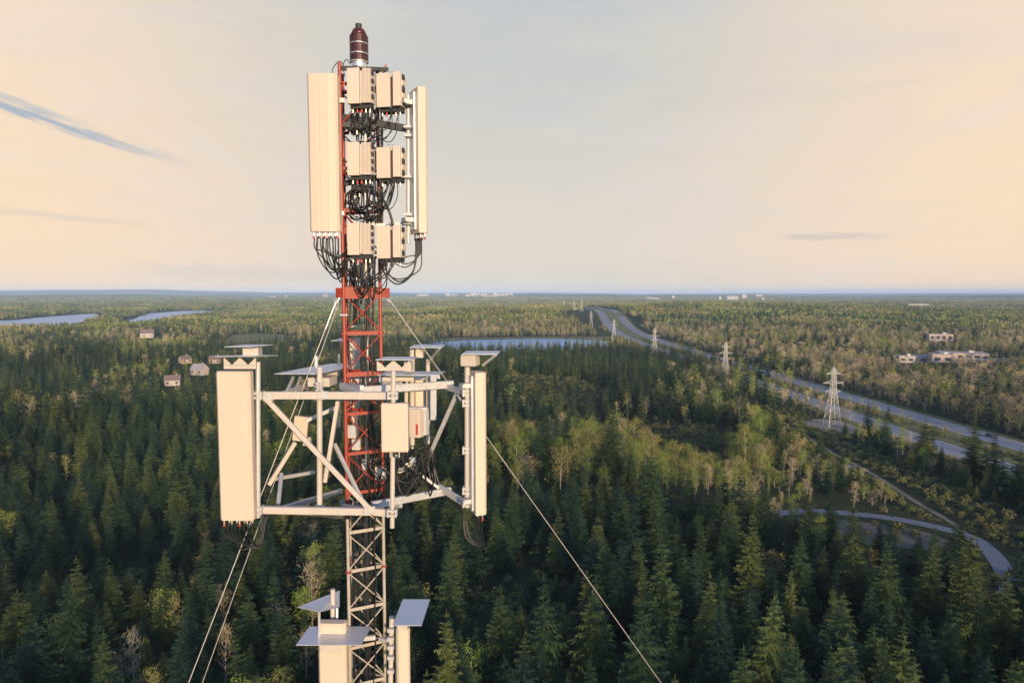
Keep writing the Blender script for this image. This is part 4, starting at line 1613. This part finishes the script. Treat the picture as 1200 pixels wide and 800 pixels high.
# ------------------------------------------------------------------ remote radio units
def radio(px0, px1, py0, py1, d, yaw, label, kind, dp=.17):
    w, h = (px1 - px0) * d / 800, (py1 - py0) * d / 800
    c = P((px0 + px1) / 2, py1, d)
    root = empty('radio_unit', c)
    tag(root, label, 'radio unit', 'radio units on the upper mast')
    pl = placer(c, yaw)
    bx = lambda a, b, y0, y1, z0, z1: MB().prism([(a, y0), (b, y0), (b, y1), (a, y1)], z0, z1, pl)
    hw = w / 2
    if kind == 'split':                       # cover plate, gap, finned half
        bx(-hw, hw, -dp, -.03, .02, h - .02).build('body', M['fin'], root, bevel=.006)
        bx(-hw, -hw + .52 * w, -.028, .035, 0, h).build('cover', M['radio'], root, bevel=.008)
        f = MB()
        for k in range(6):
            x_ = -hw + w * (.66 + .06 * k)
            f.prism([(x_, -.028), (x_ + .014, -.028), (x_ + .014, .02), (x_, .02)], .01, h - .01, pl)
        f.build('cooling_fins', M['radio'], root)
        for k in range(4):
            z = h * (.16 + .22 * k)
            bx(hw + .001, hw + .022, -.07, -.01, z, z + .05).build('latch', M['dark'], root)
    else:                                     # big cover with a dark slot, second narrower half
        bx(-hw, hw, -dp, -.03, .015, h - .015).build('body', M['fin'], root, bevel=.006)
        bx(-hw, -hw + .56 * w, -.028, .03, 0, h - .01).build('cover', M['radio'], root, bevel=.008)
        bx(-hw + .57 * w, -hw + .67 * w, -.029, -.01, 0, h * .88).build('slot', M['dark'], root)
        bx(-hw + .68 * w, hw, -.028, .025, .012, h).build('side_cover', M['radio'], root, bevel=.008)
        for k in range(5):
            z = h * (.10 + .18 * k)
            bx(hw + .001, hw + .02, -.10, -.03, z, z + .06).build('latch', M['radio'] if k % 2 else M['dark'], root)
    MB().tube(smooth_path([pl(-.05, -.07, h - .005), pl(-.05, -.07, h + .035), pl(.05, -.07, h + .035), pl(.05, -.07, h - .005)], 4), .007, 6).build('handle', M['galv'], root)
    bx(-hw * .75, hw * .75, -dp - .05, -dp - .002, h * .2, h * .8).build('mount_plate', M['galv'], root)
    bx(-hw * .9, hw * .9, -dp + .01, -.04, -.045, .012).build('connector_plate', M['dark'], root)
    for k in range(5):
        a = pl(-hw * .75 + w * .75 * k / 4, -.075, -.045)
        MB().tube([a, a - Vector((0, 0, .05))], .012, 8).build('connector', M['redcap'] if k in (1, 2) else M['brass'], root)
    return pl


rows_py = ((82, 122, 87, 126, 'top', 'just below the beacon'), (168, 206, 173, 209, 'middle', 'halfway up the tall antennas'), (262, 299, 265, 303, 'bottom', 'just above the red guy plate'))
for a0, a1, b0, b1, nm, where in rows_py:
    radio(407.5, 435, a0, a1, 9.14, -.14, f'pale radio unit with latched fins beside the tall antenna, {where}', 'split')
    radio(441.5, 470.5, b0, b1, 9.24, -.20, f'wider radio unit with a dark slot down its cover, {where}', 'slot', dp=.2)

# steel arms between the radios and the tall antennas
arm = empty('antenna_mount', P(440, 150, 9.4))
tag(arm, 'steel arms and pole holding the tall side facing antenna to the upper mast', 'mount')
MB().beam(P(402, 138, 9.42), P(478, 151, 9.42), .06, .09).beam(P(402, 146, 9.30), P(440, 150, 9.36), .05, .07).build('arm', M['dark'], arm)
MB().beam(P(404, 215, 9.42), P(446, 208, 9.42), .05, .07).beam(P(446, 208, 9.42), P(485, 208, 9.42), .035, .035).build('arm', M['dark'], arm)
MB().beam(P(430, 265, 9.4), P(478, 262, 9.42), .05, .05).build('arm', M['galv'], arm)
MB().tube([P(478.5, 112, 9.40), P(478.5, 285, 9.40)], .029, 12).build('pole', M['galv'], arm)
for py in (150, 160, 208, 252, 262):
    c_ = P(482, py, 9.38)
    MB().box(c_, (.15, .11, .045)).box(c_ + Vector((-.04, -.07, 0)), (.10, .03, .03)).build('clamp', M['galv'], arm)
armL = empty('antenna_mount', P(400, 150, 9.2))
tag(armL, 'steel brackets behind the tall cream antenna that faces us', 'mount')
for py in (118, 250):
    MB().beam(P(384, py, 9.18), P(403, py, 9.28), .05, .06).build('arm', M['galv'], armL)
MB().tube([P(384, 100, 9.2), P(384, 268, 9.2)], .027, 10).build('pole', M['galv'], armL)

# ------------------------------------------------------------------ platform
FR = empty('antenna_platform', P(430, 600, 9.3))
tag(FR, 'galvanised three sided antenna platform of white beams braced round the mast', 'platform')
b = lambda p, q, w, h, nm='beam', m='galv', **k: MB().beam(p, q, w, h, **k).build(nm, M[m], FR, bevel=.006)
b(P(308, 463, 8.55), P(380, 463, 8.55), .07, .095, m='white_paint')
b(P(380.5, 463, 8.55), P(457.5, 463.5, 8.55), .07, .095, m='white_paint')
b(P(306, 597, 8.55), P(436, 599, 8.55), .07, .09, m='white_paint')
b(P(437, 599, 8.55), P(457, 600.5, 8.55), .07, .09, m='white_paint')
b(P(312, 467, 8.50), P(437, 600, 8.50), .045, .06, 'brace', 'white_paint')
b(P(420, 457.5, 9.02), P(531, 450.0, 9.75), .06, .105)
b(P(436, 591.5, 9.00), P(528, 574.5, 9.75), .06, .10)
b(P(523, 453, 9.72), P(546, 460, 9.28), .055, .085)
b(P(514, 570, 9.72), P(546, 590, 9.28), .055, .085)
b(P(535, 462, 9.5), P(503, 534, 9.75), .045, .05, 'brace')
b(P(536, 463, 9.4), P(541, 470, 9.32), .02, .03, 'brace')
b(P(396, 470, 9.1), P(381, 565, 8.95), .05, .06, 'brace', 'white_paint')
b(P(346, 518, 9.6), P(315, 568, 9.4), .05, .055, 'brace', 'white_paint')
b(P(318, 466, 8.6), P(392, 441, 10.5), .05, .07)
b(P(330, 596, 8.62), P(400, 575, 10.4), .05, .07)
b(P(316, 562, 9.5), P(368, 553, 10.2), .04, .05)
b(P(330, 555, 9.4), P(326, 592, 8.8), .05, .05, 'brace')
b(P(400, 452, 9.1), P(424, 462, 8.62), .06, .09)
b(P(402, 594, 9.1), P(424, 598, 8.62), .06, .09)
b(P(392, 520, 9.35), P(430, 598, 8.95), .04, .05, 'brace')
b(P(446, 520, 9.5), P(520, 576, 9.7), .035, .04, 'brace')
b(P(408, 447, 9.8), P(515, 441, 10.5), .05, .07)
b(P(447, 590, 9.6), P(400, 588, 10.4), .05, .07)
t_ = lambda p, q, r, m='galv', nm='pole': MB().tube([p, q], r, 12).build(nm, M[m], FR, smooth=False)
t_(P(374.5, 430, 8.75), P(374.5, 597, 8.75), .036, 'white_paint')
t_(P(461, 434, 8.48), P(459.5, 618, 8.48), .030, 'white_paint')
t_(P(547.5, 414, 9.30), P(547.5, 594, 9.30), .037, 'white_paint')
t_(P(302.5, 424, 8.50), P(302.5, 606, 8.50), .030, 'galv')
t_(P(370.5, 417, 9.6), P(370.5, 470, 9.6), .030, 'galv')
t_(P(483, 407, 10.2), P(483, 525, 10.2), .040, 'white_paint')
t_(P(501.5, 421, 10.3), P(501.5, 520, 10.3), .032, 'white_paint')
t_(P(476, 433, 10.1), P(476, 515, 10.1), .030, 'white_paint')
t_(P(419.5, 396, 10.4), P(419.5, 560, 10.4), .030, 'white_paint')
t_(P(397, 415, 10.3), P(397, 500, 10.3), .022, 'white_paint')
b(P(508, 440, 10.1), P(508, 492, 10.1), .09, .05, 'brace', 'alu')
# clamps where poles meet beams
for px_, py_, d2 in ((374.5, 463, 8.72), (374.5, 597, 8.72), (460.5, 463, 8.46), (459.8, 600, 8.46), (547.5, 460, 9.28), (547.5, 589, 9.28), (302.5, 463, 8.5), (302.5, 597, 8.5), (547.5, 472, 9.28), (547.5, 527, 9.28), (547.5, 574, 9.28)):
    c_ = P(px_, py_, d2)
    mb = MB().box(c_ + Vector((0, -.03, .03)), (.13, .03, .025)).box(c_ + Vector((0, -.03, -.03)), (.13, .03, .025)).box(c_ + Vector((.05, .0, 0)), (.02, .11, .10)).box(c_ + Vector((-.05, .0, 0)), (.02, .11, .10))
    for sx_ in (-.055, .055):
        mb.tube([c_ + Vector((sx_, -.06, .03)), c_ + Vector((sx_, .05, .03))], .008, 6)
        mb.tube([c_ + Vector((sx_, -.06, -.03)), c_ + Vector((sx_, .05, -.03))], .008, 6)
    mb.build('clamp', M['galv'], FR)
# arms that tie the platform to the mast legs
for z_py in (450, 592):
    for i_, q in ((0, P(424, z_py + 4, 8.65)), (1, P(470, z_py, 9.3)), (2, P(400, z_py - 4, 10.2))):
        p = LEG[i_]
        MB().beam((p.x, p.y, Zat(z_py, 9.4)), q, .05, .06).build('tie_arm', M['galv'], FR)
# gussets and bolts where the beams meet
for px_, py_, d2, w_ in ((314, 465, 8.50, .12), (433, 597.5, 8.49, .14), (380.5, 463, 8.51, .09), (527, 451, 9.66, .10), (524, 575, 9.66, .10)):
    c_ = P(px_, py_, d2)
    mb = MB().box(c_, (w_, .012, .10))
    for bx_ in (-.36, .36):
        for bz_ in (-.03, .03):
            q = c_ + Vector((bx_ * w_, 0, bz_))
            mb.tube([q + Vector((0, -.006, 0)), q + Vector((0, -.020, 0))], .009, 6)
    mb.build('gusset', M['galv'], FR)
# pegboard clamp plate on the front pole
pg = MB()
for k in range(6):
    c_ = P(374.5 + (k % 2) * 5 - 2.5, 449 + (k // 2) * 4, 8.69)
    pg.box(c_, (.045, .03, .025))
pg.build('u_bolt', M['steel'], FR)


# ------------------------------------------------------------------ shields over the antennas
def shield(corners, th, label, box=None, holes=None, legs=None, mt='alu', vee=None):
    """corners: four points of the thin top plate; box: eight-number hood under it."""
    c0 = sum((Vector(c) for c in corners), Vector()) / 4
    root = empty('ice_shield', c0)
    tag(root, label, 'ice shield')
    mb = MB()
    up = Vector((0, 0, th))
    cs = [Vector(c) for c in corners]
    if holes:
        nx, ny = holes
        for i in range(nx):
            for j in range(ny):
                def q(a, bb):
                    return cs[0].lerp(cs[1], a).lerp(cs[3].lerp(cs[2], a), bb)
                # bars of the grating: lengthwise and crosswise strips butted round each opening
                a0, a1 = i / nx, (i + .62) / nx
                mb.add([q(a0, j / ny), q(a1, j / ny), q(a1, (j + 1) / ny), q(a0, (j + 1) / ny)] + [q(a0, j / ny) + up, q(a1, j / ny) + up, q(a1, (j + 1) / ny) + up, q(a0, (j + 1) / ny) + up],
                       [(3, 2, 1, 0), (4, 5, 6, 7), (0, 1, 5, 4), (1, 2, 6, 5), (2, 3, 7, 6), (3, 0, 4, 7)])
                b0, b1 = (j + .3) / ny, (j + .62) / ny
                a2 = (i + 1) / nx
                mb.add([q(a1, b0), q(a2, b0), q(a2, b1), q(a1, b1)] + [q(a1, b0) + up, q(a2, b0) + up, q(a2, b1) + up, q(a1, b1) + up],
                       [(3, 2, 1, 0), (4, 5, 6, 7), (0, 1, 5, 4), (1, 2, 6, 5), (2, 3, 7, 6), (3, 0, 4, 7)])
    else:
        mb.add(cs + [c + up for c in cs], [(3, 2, 1, 0), (4, 5, 6, 7), (0, 1, 5, 4), (1, 2, 6, 5), (2, 3, 7, 6), (3, 0, 4, 7)])
    mb.build('plate', M[mt], root)
    if box:
        c, size, yaw = box
        MB().box(c, size, Matrix.Rotation(yaw, 3, 'Z')).build('bracket_box', M['white_paint'], root, bevel=.005)
    if vee:
        p, w, h, n = vee                      # toothed front flange: n cut-outs in a strip under the plate
        v_ = MB()
        for k in range(n + 1):
            x0 = p.x + w * (k - .32) / n
            x1 = p.x + w * (k + .32) / n
            x0c, x1c = max(p.x, x0), min(p.x + w, x1)
            xm0, xm1 = max(p.x, p.x + w * (k - .5) / n), min(p.x + w, p.x + w * (k + .5) / n)
            pts = [(xm0, p.y, p.z - h), (xm1, p.y, p.z - h), (min(p.x + w, p.x + w * (k + .06) / n), p.y, p.z), (max(p.x, p.x + w * (k - .06) / n), p.y, p.z)]
            v_.add([Vector(q) for q in pts] + [Vector(q) + Vector((0, .012, 0)) for q in pts], [(0, 1, 2, 3), (7, 6, 5, 4), (0, 4, 5, 1), (1, 5, 6, 2), (2, 6, 7, 3), (3, 7, 4, 0)])
        v_.box((p.x + w / 2, p.y + .006, p.z - h - .025), (w, .014, .045))
        v_.build('toothed_flange', M['white_paint'], root)
    for a, bb in (legs or []):
        MB().beam(a, bb, .03, .03).build('strut', M['galv'], root)
    return root


def quad(px0, px1, py, d0, d1, skew=0.0, drop=0.0):
    """Thin plate: front edge from px0 to px1 at depth d0, running back to d1."""
    a, b_ = P(px0, py, d0), P(px1, py, d0)
    z = a.z
    return [a, b_, Vector((b_.x + skew, d1, z + drop)), Vector((a.x + skew, d1, z + drop))]


shield(quad(252, 300, 418, 8.15, 8.62, .10, -.03), .008, 'thin sloping plate just over the far broad panel antenna with toothed flange', vee=(P(262, 419.5, 8.29), 38 * 8.3 / 800, .085, 2))
shield(quad(263, 296, 406.8, 8.3, 8.65, .12), .008, 'small upper plate with a boxy end above the toothed far shield', box=(P(296, 412.5, 8.55), (.19, .17, .125), .05))
shield(quad(322, 372, 438.5, 8.9, 9.75, .33, .02), .010, 'wide pointed plate above the white beam beside the guy wires', box=(P(378, 446, 9.25), (.30, .34, .12), -.05), legs=[(P(344, 442, 9.1), P(336, 459, 8.7)), (P(352, 442, 9.2), P(346, 459, 8.75))])
shield(quad(370, 399, 430, 9.9, 10.3, .12), .010, 'blue shaded box shaped shield behind the red mast leg', box=(P(385, 435.5, 10.05), (.30, .20, .12), 0))
shield(quad(388, 402, 399.5, 10.0, 10.4, .05), .008, 'small thin plate showing just behind the red mast leg', box=(P(411, 404, 10.3), (.20, .15, .17), 0))
shield(quad(440, 482, 422, 9.15, 9.55, .04), .010, 'shield with a toothed white flange on the mast side of the platform', box=(P(479, 429, 9.4), (.10, .22, .13), 0), vee=(P(441.5, 423, 9.22), 39 * 9.22 / 800, .085, 2))
shield(quad(442, 513, 440, 9.2, 9.62, .06), .010, 'long thin plate lying just above the galvanised beam', box=(P(465, 444, 9.5), (.48, .06, .055), 0), legs=[(P(446, 441, 9.3), P(446, 447, 9.3)), (P(500, 441, 9.4), P(500, 447, 9.5))])
shield(quad(480, 518, 407.5, 9.85, 10.35, .0), .008, 'thin plate with two small boxes on the white pole in front of the lake', box=(P(492, 412.5, 10.15), (.11, .15, .16), 0), legs=[(P(515, 408, 9.9), P(502, 424, 10.3))])
shield(quad(541, 583, 415.5, 9.0, 9.5, .03), .008, 'thin plate with a hanging box over the narrow panel antenna', box=(P(551, 421.5, 9.2), (.21, .20, .155), -.25), legs=[(P(581, 416, 9.05), P(566, 428, 9.2))])
shield(quad(347, 423, 756, 8.75, 9.25, .03), .012, 'widest thin plate lying across the broad lower tier antenna', box=(P(389, 752, 9.1), (.30, .16, .22), 0))
shield([P(349, 711.5, 8.9), P(374, 717, 8.85), P(398, 711, 9.35), P(398, 692, 9.75)], .010, 'triangular thin plate against the pale mast leg on the lower tier', legs=[(P(374, 717, 8.9), P(374, 745, 9.0)), (P(395, 712, 9.3), P(395, 745, 9.2))])
shield(quad(460, 494, 733, 9.0, 9.7, .03, .04), .012, 'tilted square plate over the narrow lower tier antenna', box=(P(472, 733, 9.3), (.14, .12, .06), 0))

# lower tier carrier
LT = empty('lower_mount', P(430, 770, 9.4))
tag(LT, 'poles and arms of the lower antenna tier below the big platform', 'mount')
MB().tube([P(459, 722, 9.35), P(455, 950, 9.35)], .036, 12).build('pole', M['white_paint'], LT)
MB().tube([P(465, 728, 9.42), P(464, 950, 9.42)], .020, 10).build('pole', M['galv'], LT)
MB().tube([P(390, 690, 9.3), P(389, 950, 9.3)], .033, 12).build('pole', M['white_paint'], LT)
for py in (752, 905):
    MB().beam(P(400, py - 2, 9.3), P(440, py - 6, 9.4), .05, .06).build('arm', M['galv'], LT)
    MB().beam(P(445, py - 4, 9.5), P(459, py, 9.38), .05, .06).build('arm', M['galv'], LT)
for k, py in enumerate((738, 748, 758, 770, 786)):
    MB().box(P(458, py, 9.28), (.09, .05, .05)).build('clamp', M['galv'], LT)

# ------------------------------------------------------------------ boxes on the platform
wr = empty('radio_cover', P(463, 530, 8.40))
tag(wr, 'plain white rectangular cover on the front platform pole', 'radio unit')
MB().box(P(463, 500.5, 8.36), (32 * 8.36 / 800, .10, 58.5 * 8.36 / 800)).build('cover', M['white'], wr, bevel=.018)
MB().box(P(463, 500.5, 8.43), (.26, .035, .50)).build('back_plate', M['alu'], wr)
for k in range(5):
    a = P(452 + 5.2 * k, 530, 8.37)
    MB().tube([a, a - Vector((0, 0, .06))], .012, 8).build('connector', M['brass'] if k % 2 else M['cable'], wr)
sr = empty('radio_unit', P(489, 512, 9.3))
tag(sr, 'small finned radio with a red sticker beside the plain white cover', 'radio unit')
MB().box(P(488, 495, 9.2), (14 * 9.2 / 800, .13, 34 * 9.2 / 800), Matrix.Rotation(-.35, 3, 'Z')).build('body', M['radio'], sr, bevel=.008)
MB().box(P(488.5, 503, 9.125), (.03, .006, .15), Matrix.Rotation(-.35, 3, 'Z')).build('sticker', M['label_red'], sr)
fb = MB()
for k in range(6):
    fb.box(P(495.5 + 1.0 * k, 494, 9.24 + .012 * k), (.006, .09, .36), Matrix.Rotation(-.35, 3, 'Z'))
fb.build('cooling_fins', M['fin'], sr)
MB().box(P(490, 478, 9.25), (.26, .10, .03)).build('top_rail', M['galv'], sr)
for k, (px_, py_, s0) in enumerate(((430, 545, .13), (446, 554, .15), (418, 520, .12), (484, 540, .09), (470, 548, .10), (412, 505, .14))):
    jb = empty('junction_box', P(px_, py_, 9.55))
    tag(jb, ('small pale junction box strapped inside the mast', 'square louvred junction box below the plain white cover', 'grey junction box inside the red lattice', 'pale slim connector box hanging among the cables', 'tiny pale box among the hanging cables', 'upper grey box strapped inside the red lattice')[k], 'junction box')
    MB().box(P(px_, py_, 9.55), (s0, .09, s0 * 1.3)).build('case', M['radio'], jb, bevel=.006)
    MB().box(P(px_, py_, 9.50), (s0 * .8, .015, s0 * 1.05)).build('lid', M['alu'], jb)
tp = empty('tilted_panel', P(352, 503, 9.75))
tag(tp, 'white back plate of a panel tilted behind the diagonal brace', 'antenna')
MB().box(P(352.5, 502, 9.75), (.20, .07, .36), Matrix.Rotation(.12, 3, 'Y')).build('radome', M['white'], tp, bevel=.01)
MB().box(P(360, 517, 9.72), (.10, .09, .12), Matrix.Rotation(.1, 3, 'Y')).build('tail_box', M['radio'], tp, bevel=.01)
MB().beam(P(358, 493, 9.7), P(392, 478, 9.9), .04, .05).build('arm', M['galv'], tp)
ra = empty('panel_antenna', P(412, 560, 10.6))
tag(ra, 'panel antenna hidden behind the mast, seen through the lattice', 'antenna')
MB().box(P(412, 468, 10.7), (.30, .12, 1.7), Matrix.Rotation(R(-60), 3, 'Z')).build('radome', M['white'], ra, bevel=.02)
MB().box(P(412, 382, 10.7), (.28, .11, .02), Matrix.Rotation(R(-60), 3, 'Z')).build('end_cap', M['radio'], ra)
rb2 = empty('panel_antenna', P(492, 500, 10.5))
tag(rb2, 'back facing panel standing behind the small finned radio', 'antenna')
MB().box(P(492, 470, 10.5), (.16, .10, .75), Matrix.Rotation(.3, 3, 'Z')).build('radome', M['white'], rb2, bevel=.02)
MB().box(P(492, 443, 10.5), (.14, .09, .03), Matrix.Rotation(.3, 3, 'Z')).build('end_cap', M['radio'], rb2)

# name plate seen on the mast
MB_ = MB().box(P(403, 369, 9.26), (.11, .008, .018))
own_origin(tag(MB_.build('tag_strip', M['alu'], None), 'small pale tag strip tied across the red mast leg', 'tag'))


# ------------------------------------------------------------------ cables
def cable(pts, r, label, group, tie=None):
    o = MB().tube(smooth_path(pts, 7), r, 7).build('cable', M['cable'], None, smooth=True)
    own_origin(o)
    return tag(o, label, 'cable', group)


rc = random.Random(17)
jit = lambda s: rc.uniform(-s, s)
# under the tall cream antenna: loops that hang and return to the mast
for k in range(9):
    x_ = 368.5 + 3.5 * k
    dp = rc.uniform(18, 52)
    cable([P(x_, 279, 9.0), P(x_ + jit(1), 291, 9.0), P(lerp(x_, 396, .35) + jit(3), 279 + dp * .72, 9.05), P(lerp(x_, 402, .72), 280 + dp, 9.15), P(404 + jit(3), 278 + dp * .75, 9.25), P(409 + jit(5), 300 - rc.uniform(0, 14), 9.3), P(414 + jit(5), 285, 9.4)],
          .009, 'black jumper cable looping from under the tall cream antenna to the mast', 'jumpers under the tall cream antenna')
for k in range(5):
    x_ = 372 + 6 * k
    cable([P(x_, 279, 9.03), P(x_ + 1, 300, 9.05), P(lerp(x_, 400, .5), 312 + jit(8), 9.1), P(405, 316 + jit(8), 9.2), P(416 + jit(3), 330, 9.35), P(418 + jit(4), 380, 9.45)],
          .009, 'black jumper cable dropping from the tall cream antenna into the red lattice', 'drop cables from the tall cream antenna')
# under the side-facing antenna
for k, (sag, end) in enumerate(((333, 449), (330, 452), (313, 463), (309, 466), (300, 470), (327, 447))):
    x_ = 487 + 1.4 * k
    cable([P(x_, 280, 9.35), P(x_, 297, 9.33), P(x_ - 4 + jit(1.5), lerp(297, sag, .65), 9.32), P(lerp(x_, end, .55), sag, 9.3), P(end + 2, lerp(306, sag, .55), 9.28), P(end + jit(2), 306, 9.22)],
          .011 if k < 2 else .008, 'black cable hanging in a bow under the side facing antenna', 'bow cables under the side facing antenna')
# between the radios on the upper mast
for row, (ya, yb) in enumerate(((127, 170), (209, 265), (303, 352))):
    for k in range(17):
        x0, x1 = rc.uniform(410, 468), rc.uniform(406, 446)
        mid = rc.uniform(.45, 1.0)
        cable([P(x0, ya + jit(2), 9.25), P(x0 + jit(2), ya + 10, 9.25), P(lerp(x0, x1, .4) + jit(7), lerp(ya, yb, mid), 9.25 + jit(.12)), P(x1 + jit(6), lerp(ya, yb, mid) + jit(8), 9.4), P(x1, lerp(ya, yb, rc.uniform(.1, .6)), 9.45), P(lerp(x1, 428, .6), ya - 4, 9.5)],
              rc.choice((.006, .008, .010)), ('black jumper looping under the highest pair of radio units', 'black jumper looping under the middle pair of radio units', 'black jumper looping under the lowest pair of radio units')[row],
              ('loops under the highest radios', 'loops under the middle radios', 'loops under the lowest radios')[row])
for (x0, ya, yb) in ((459, 128, 163), (466, 126, 166), (459, 210, 242), (465.5, 209, 245)):
    cable([P(x0, ya, 9.22), P(x0, lerp(ya, yb, .6), 9.22), P(x0 - 8, yb, 9.25), P(x0 - 19, yb - 2, 9.35)], .006, 'thin black lead hanging clear of the radio units towards the sky', 'thin leads beside the radios')
# small surge boxes and crossarms packed between the radios and the mast
for k_, (px_, py_, w_, h_) in enumerate(((432, 96, .10, .22), (414, 148, .16, .12), (438, 186, .09, .2), (418, 222, .12, .10), (437, 256, .16, .08), (420, 318, .10, .16))):
    sb = empty('surge_box', P(px_, py_, 9.36))
    tag(sb, ('dark surge box behind the highest radio pair', 'dark surge box on the arm under the highest radios', 'dark surge box behind the middle radio pair', 'dark surge box inside the coil of spare cable', 'dark flat surge box just over the lowest radios', 'dark surge box among the cables over the red guy plate')[k_], 'junction box')
    MB().box(P(px_, py_, 9.38), (w_, .10, h_)).build('case', M['dark'], sb, bevel=.006)
    for q in (-.3, .3):
        a = P(px_, py_, 9.36) + Vector((q * w_, 0, -h_ / 2))
        MB().tube([a, a - Vector((0, 0, .05))], .011, 8).build('connector', M['brass'], sb)
# coil below the middle radios
for k in range(6):
    c_ = P(428 + jit(3), 236 + jit(4), 9.32)
    a_, b_ = rc.uniform(.16, .26), rc.uniform(.13, .23)
    pts = [c_ + Vector((a_ * math.cos(t), .05 * math.sin(2 * t) - .02 * k, b_ * math.sin(t))) for t in np.linspace(0.2 + k, 6.1 + k, 14)]
    cable(pts, .009, 'round of spare black cable coiled below the middle radio units', 'coil of spare cable')
cable([P(433, 226, 9.3), P(447, 232, 9.28), P(456, 248, 9.28), P(461, 266, 9.3)], .018, 'thick black hybrid cable curving down to the lowest wide radio', None)
cable([P(403, 78, 9.4), P(398, 72, 9.4), P(391, 79, 9.4), P(390, 86, 9.4), P(400, 90, 9.4)], .006, 'thin black cable loop sticking out beside the beacon', None)
cable([P(411, 76, 9.4), P(406, 70, 9.35), P(402, 77, 9.35), P(404, 90, 9.35)], .006, 'short black lead curling at the foot of the beacon', None)
# trunk running down inside the lattice
for k in range(16):
    x_ = rc.uniform(409, 441)
    dd = rc.uniform(9.42, 9.62)
    if k < 6:
        y0, x_ = 300, rc.uniform(410, 440)
    else:
        y0 = rc.uniform(480, 520)
    pts = [P(x_ + jit(5), y0, dd)]
    yy = y0 + 25
    while yy < 900:
        pts.append(P(x_ + jit(3.2 if yy < 620 else 1.8), yy, dd))
        yy += 42
    cable(pts, rc.choice((.008, .011, .014)), 'black feeder running down inside the mast lattice' if k < 6 else 'black feeder from the platform radios running down inside the mast lattice', 'feeders from the upper mast' if k < 6 else 'feeders from the platform')
# tangle behind the platform pole
for k in range(40):
    x0 = rc.uniform(447, 506)
    x1 = rc.uniform(420, 505)
    ya = rc.uniform(512, 536)
    yb = rc.uniform(545, 588)
    dd = rc.uniform(9.0, 9.9)
    cable([P(x0, ya, dd), P(x0 + jit(3), ya + 14, dd), P(lerp(x0, x1, .5) + jit(10), yb, dd + jit(.15)), P(x1 + jit(5), yb - rc.uniform(8, 30), dd), P(lerp(x1, 436, .7), yb + rc.uniform(-15, 20), 9.5)],
          rc.choice((.007, .009, .012)), 'black cable in the tangle behind the front platform pole', 'cable tangle on the platform')
for (x0, y0, x1, y1) in ((505, 515, 512, 575), (497, 515, 505, 565), (503, 520, 518, 578)):
    cable([P(x0, y0, 9.8), P(lerp(x0, x1, .3), lerp(y0, y1, .4), 9.8), P(x1, y1, 9.75)], .018, 'thick dark feeder hanging behind the small finned radio', 'thick feeders by the finned radio')
# under the lower panels
for k in range(8):
    x_ = 263 + 4.6 * k
    cable([P(x_, 614, 8.35), P(x_ + jit(1), 626, 8.36), P(lerp(x_, 300, .45), 640 + jit(6), 8.42), P(305, 634 + jit(6), 8.5), P(312 + jit(3), 604, 8.62), P(345, 601 + jit(2), 8.62), P(410, 606 + jit(2), 8.8)],
          .008, 'black cable looping from under the broad far panel antenna along the beam', 'cables under the broad far panel')
for k in range(4):
    x_ = 556 + 2.6 * k
    cable([P(x_, 606, 9.25), P(x_ + 1, 620, 9.25), P(x_ + 2 + jit(3), 640, 9.27), P(548 + jit(3), 628, 9.3), P(541, 598 + jit(3), 9.4), P(520, 582, 9.62)], .008, 'black cable hanging under the narrow platform antenna', 'cables under the narrow panel')


# ------------------------------------------------------------------ guy wires
def guy(p0, px1, py1, near_d, label):
    """From the lug through the sight line of (px1, py1), on down to an anchor block in the ground."""
    p0 = Vector(p0)
    p1 = P(px1, py1, near_d)
    dirv = p1 - p0
    t = (p0.z - 0.25) / (p0.z - p1.z)
    anchor = p0 + dirv * t
    root = empty('guy_wire', anchor)
    tag(root, label, 'guy wire')
    MB().tube([p0, p0.lerp(anchor, .5), anchor], .0062, 7).build('strand', M['wire'], root)
    dn = dirv.normalized()
    MB().tube([p0 + dn * .12, p0 + dn * .5], .012, 8, r2=.009).build('preformed_grip', M['steel'], root)
    loop = []
    sd = dn.cross(Vector((0, 1, 0))).normalized()
    for t_2 in np.linspace(0, 6.283, 13):
        loop.append(p0 + dn * (.065 + .075 * -math.cos(t_2)) + sd * (.025 * math.sin(t_2)))
    MB().tube(loop, .008, 6, caps=False).build('thimble', M['steel'], root)
    MB().tube([anchor + Vector((0, 0, .5)), anchor - Vector((0, 0, .5))], .05, 8).build('anchor_rod', M['galv'], root)
    return anchor


lug = lambda i: Vector((LEG[i].x, LEG[i].y, Zat(343, 9.4))) + (LEG[i] - CEN).normalized() * .11
print('guy anchors', guy(P(451, 344, 9.55), 775, 800, 12.6, 'long single pale guy wire running down over the spruce wood'),
      guy(P(397, 345, 9.25), 222, 797, 8.6, 'outer pale guy wire of the pair on the far panel side of the mast'),
      guy(P(398, 352, 9.62), 238, 797, 10.4, 'inner pale guy wire of the pair, passing behind the white beam'))
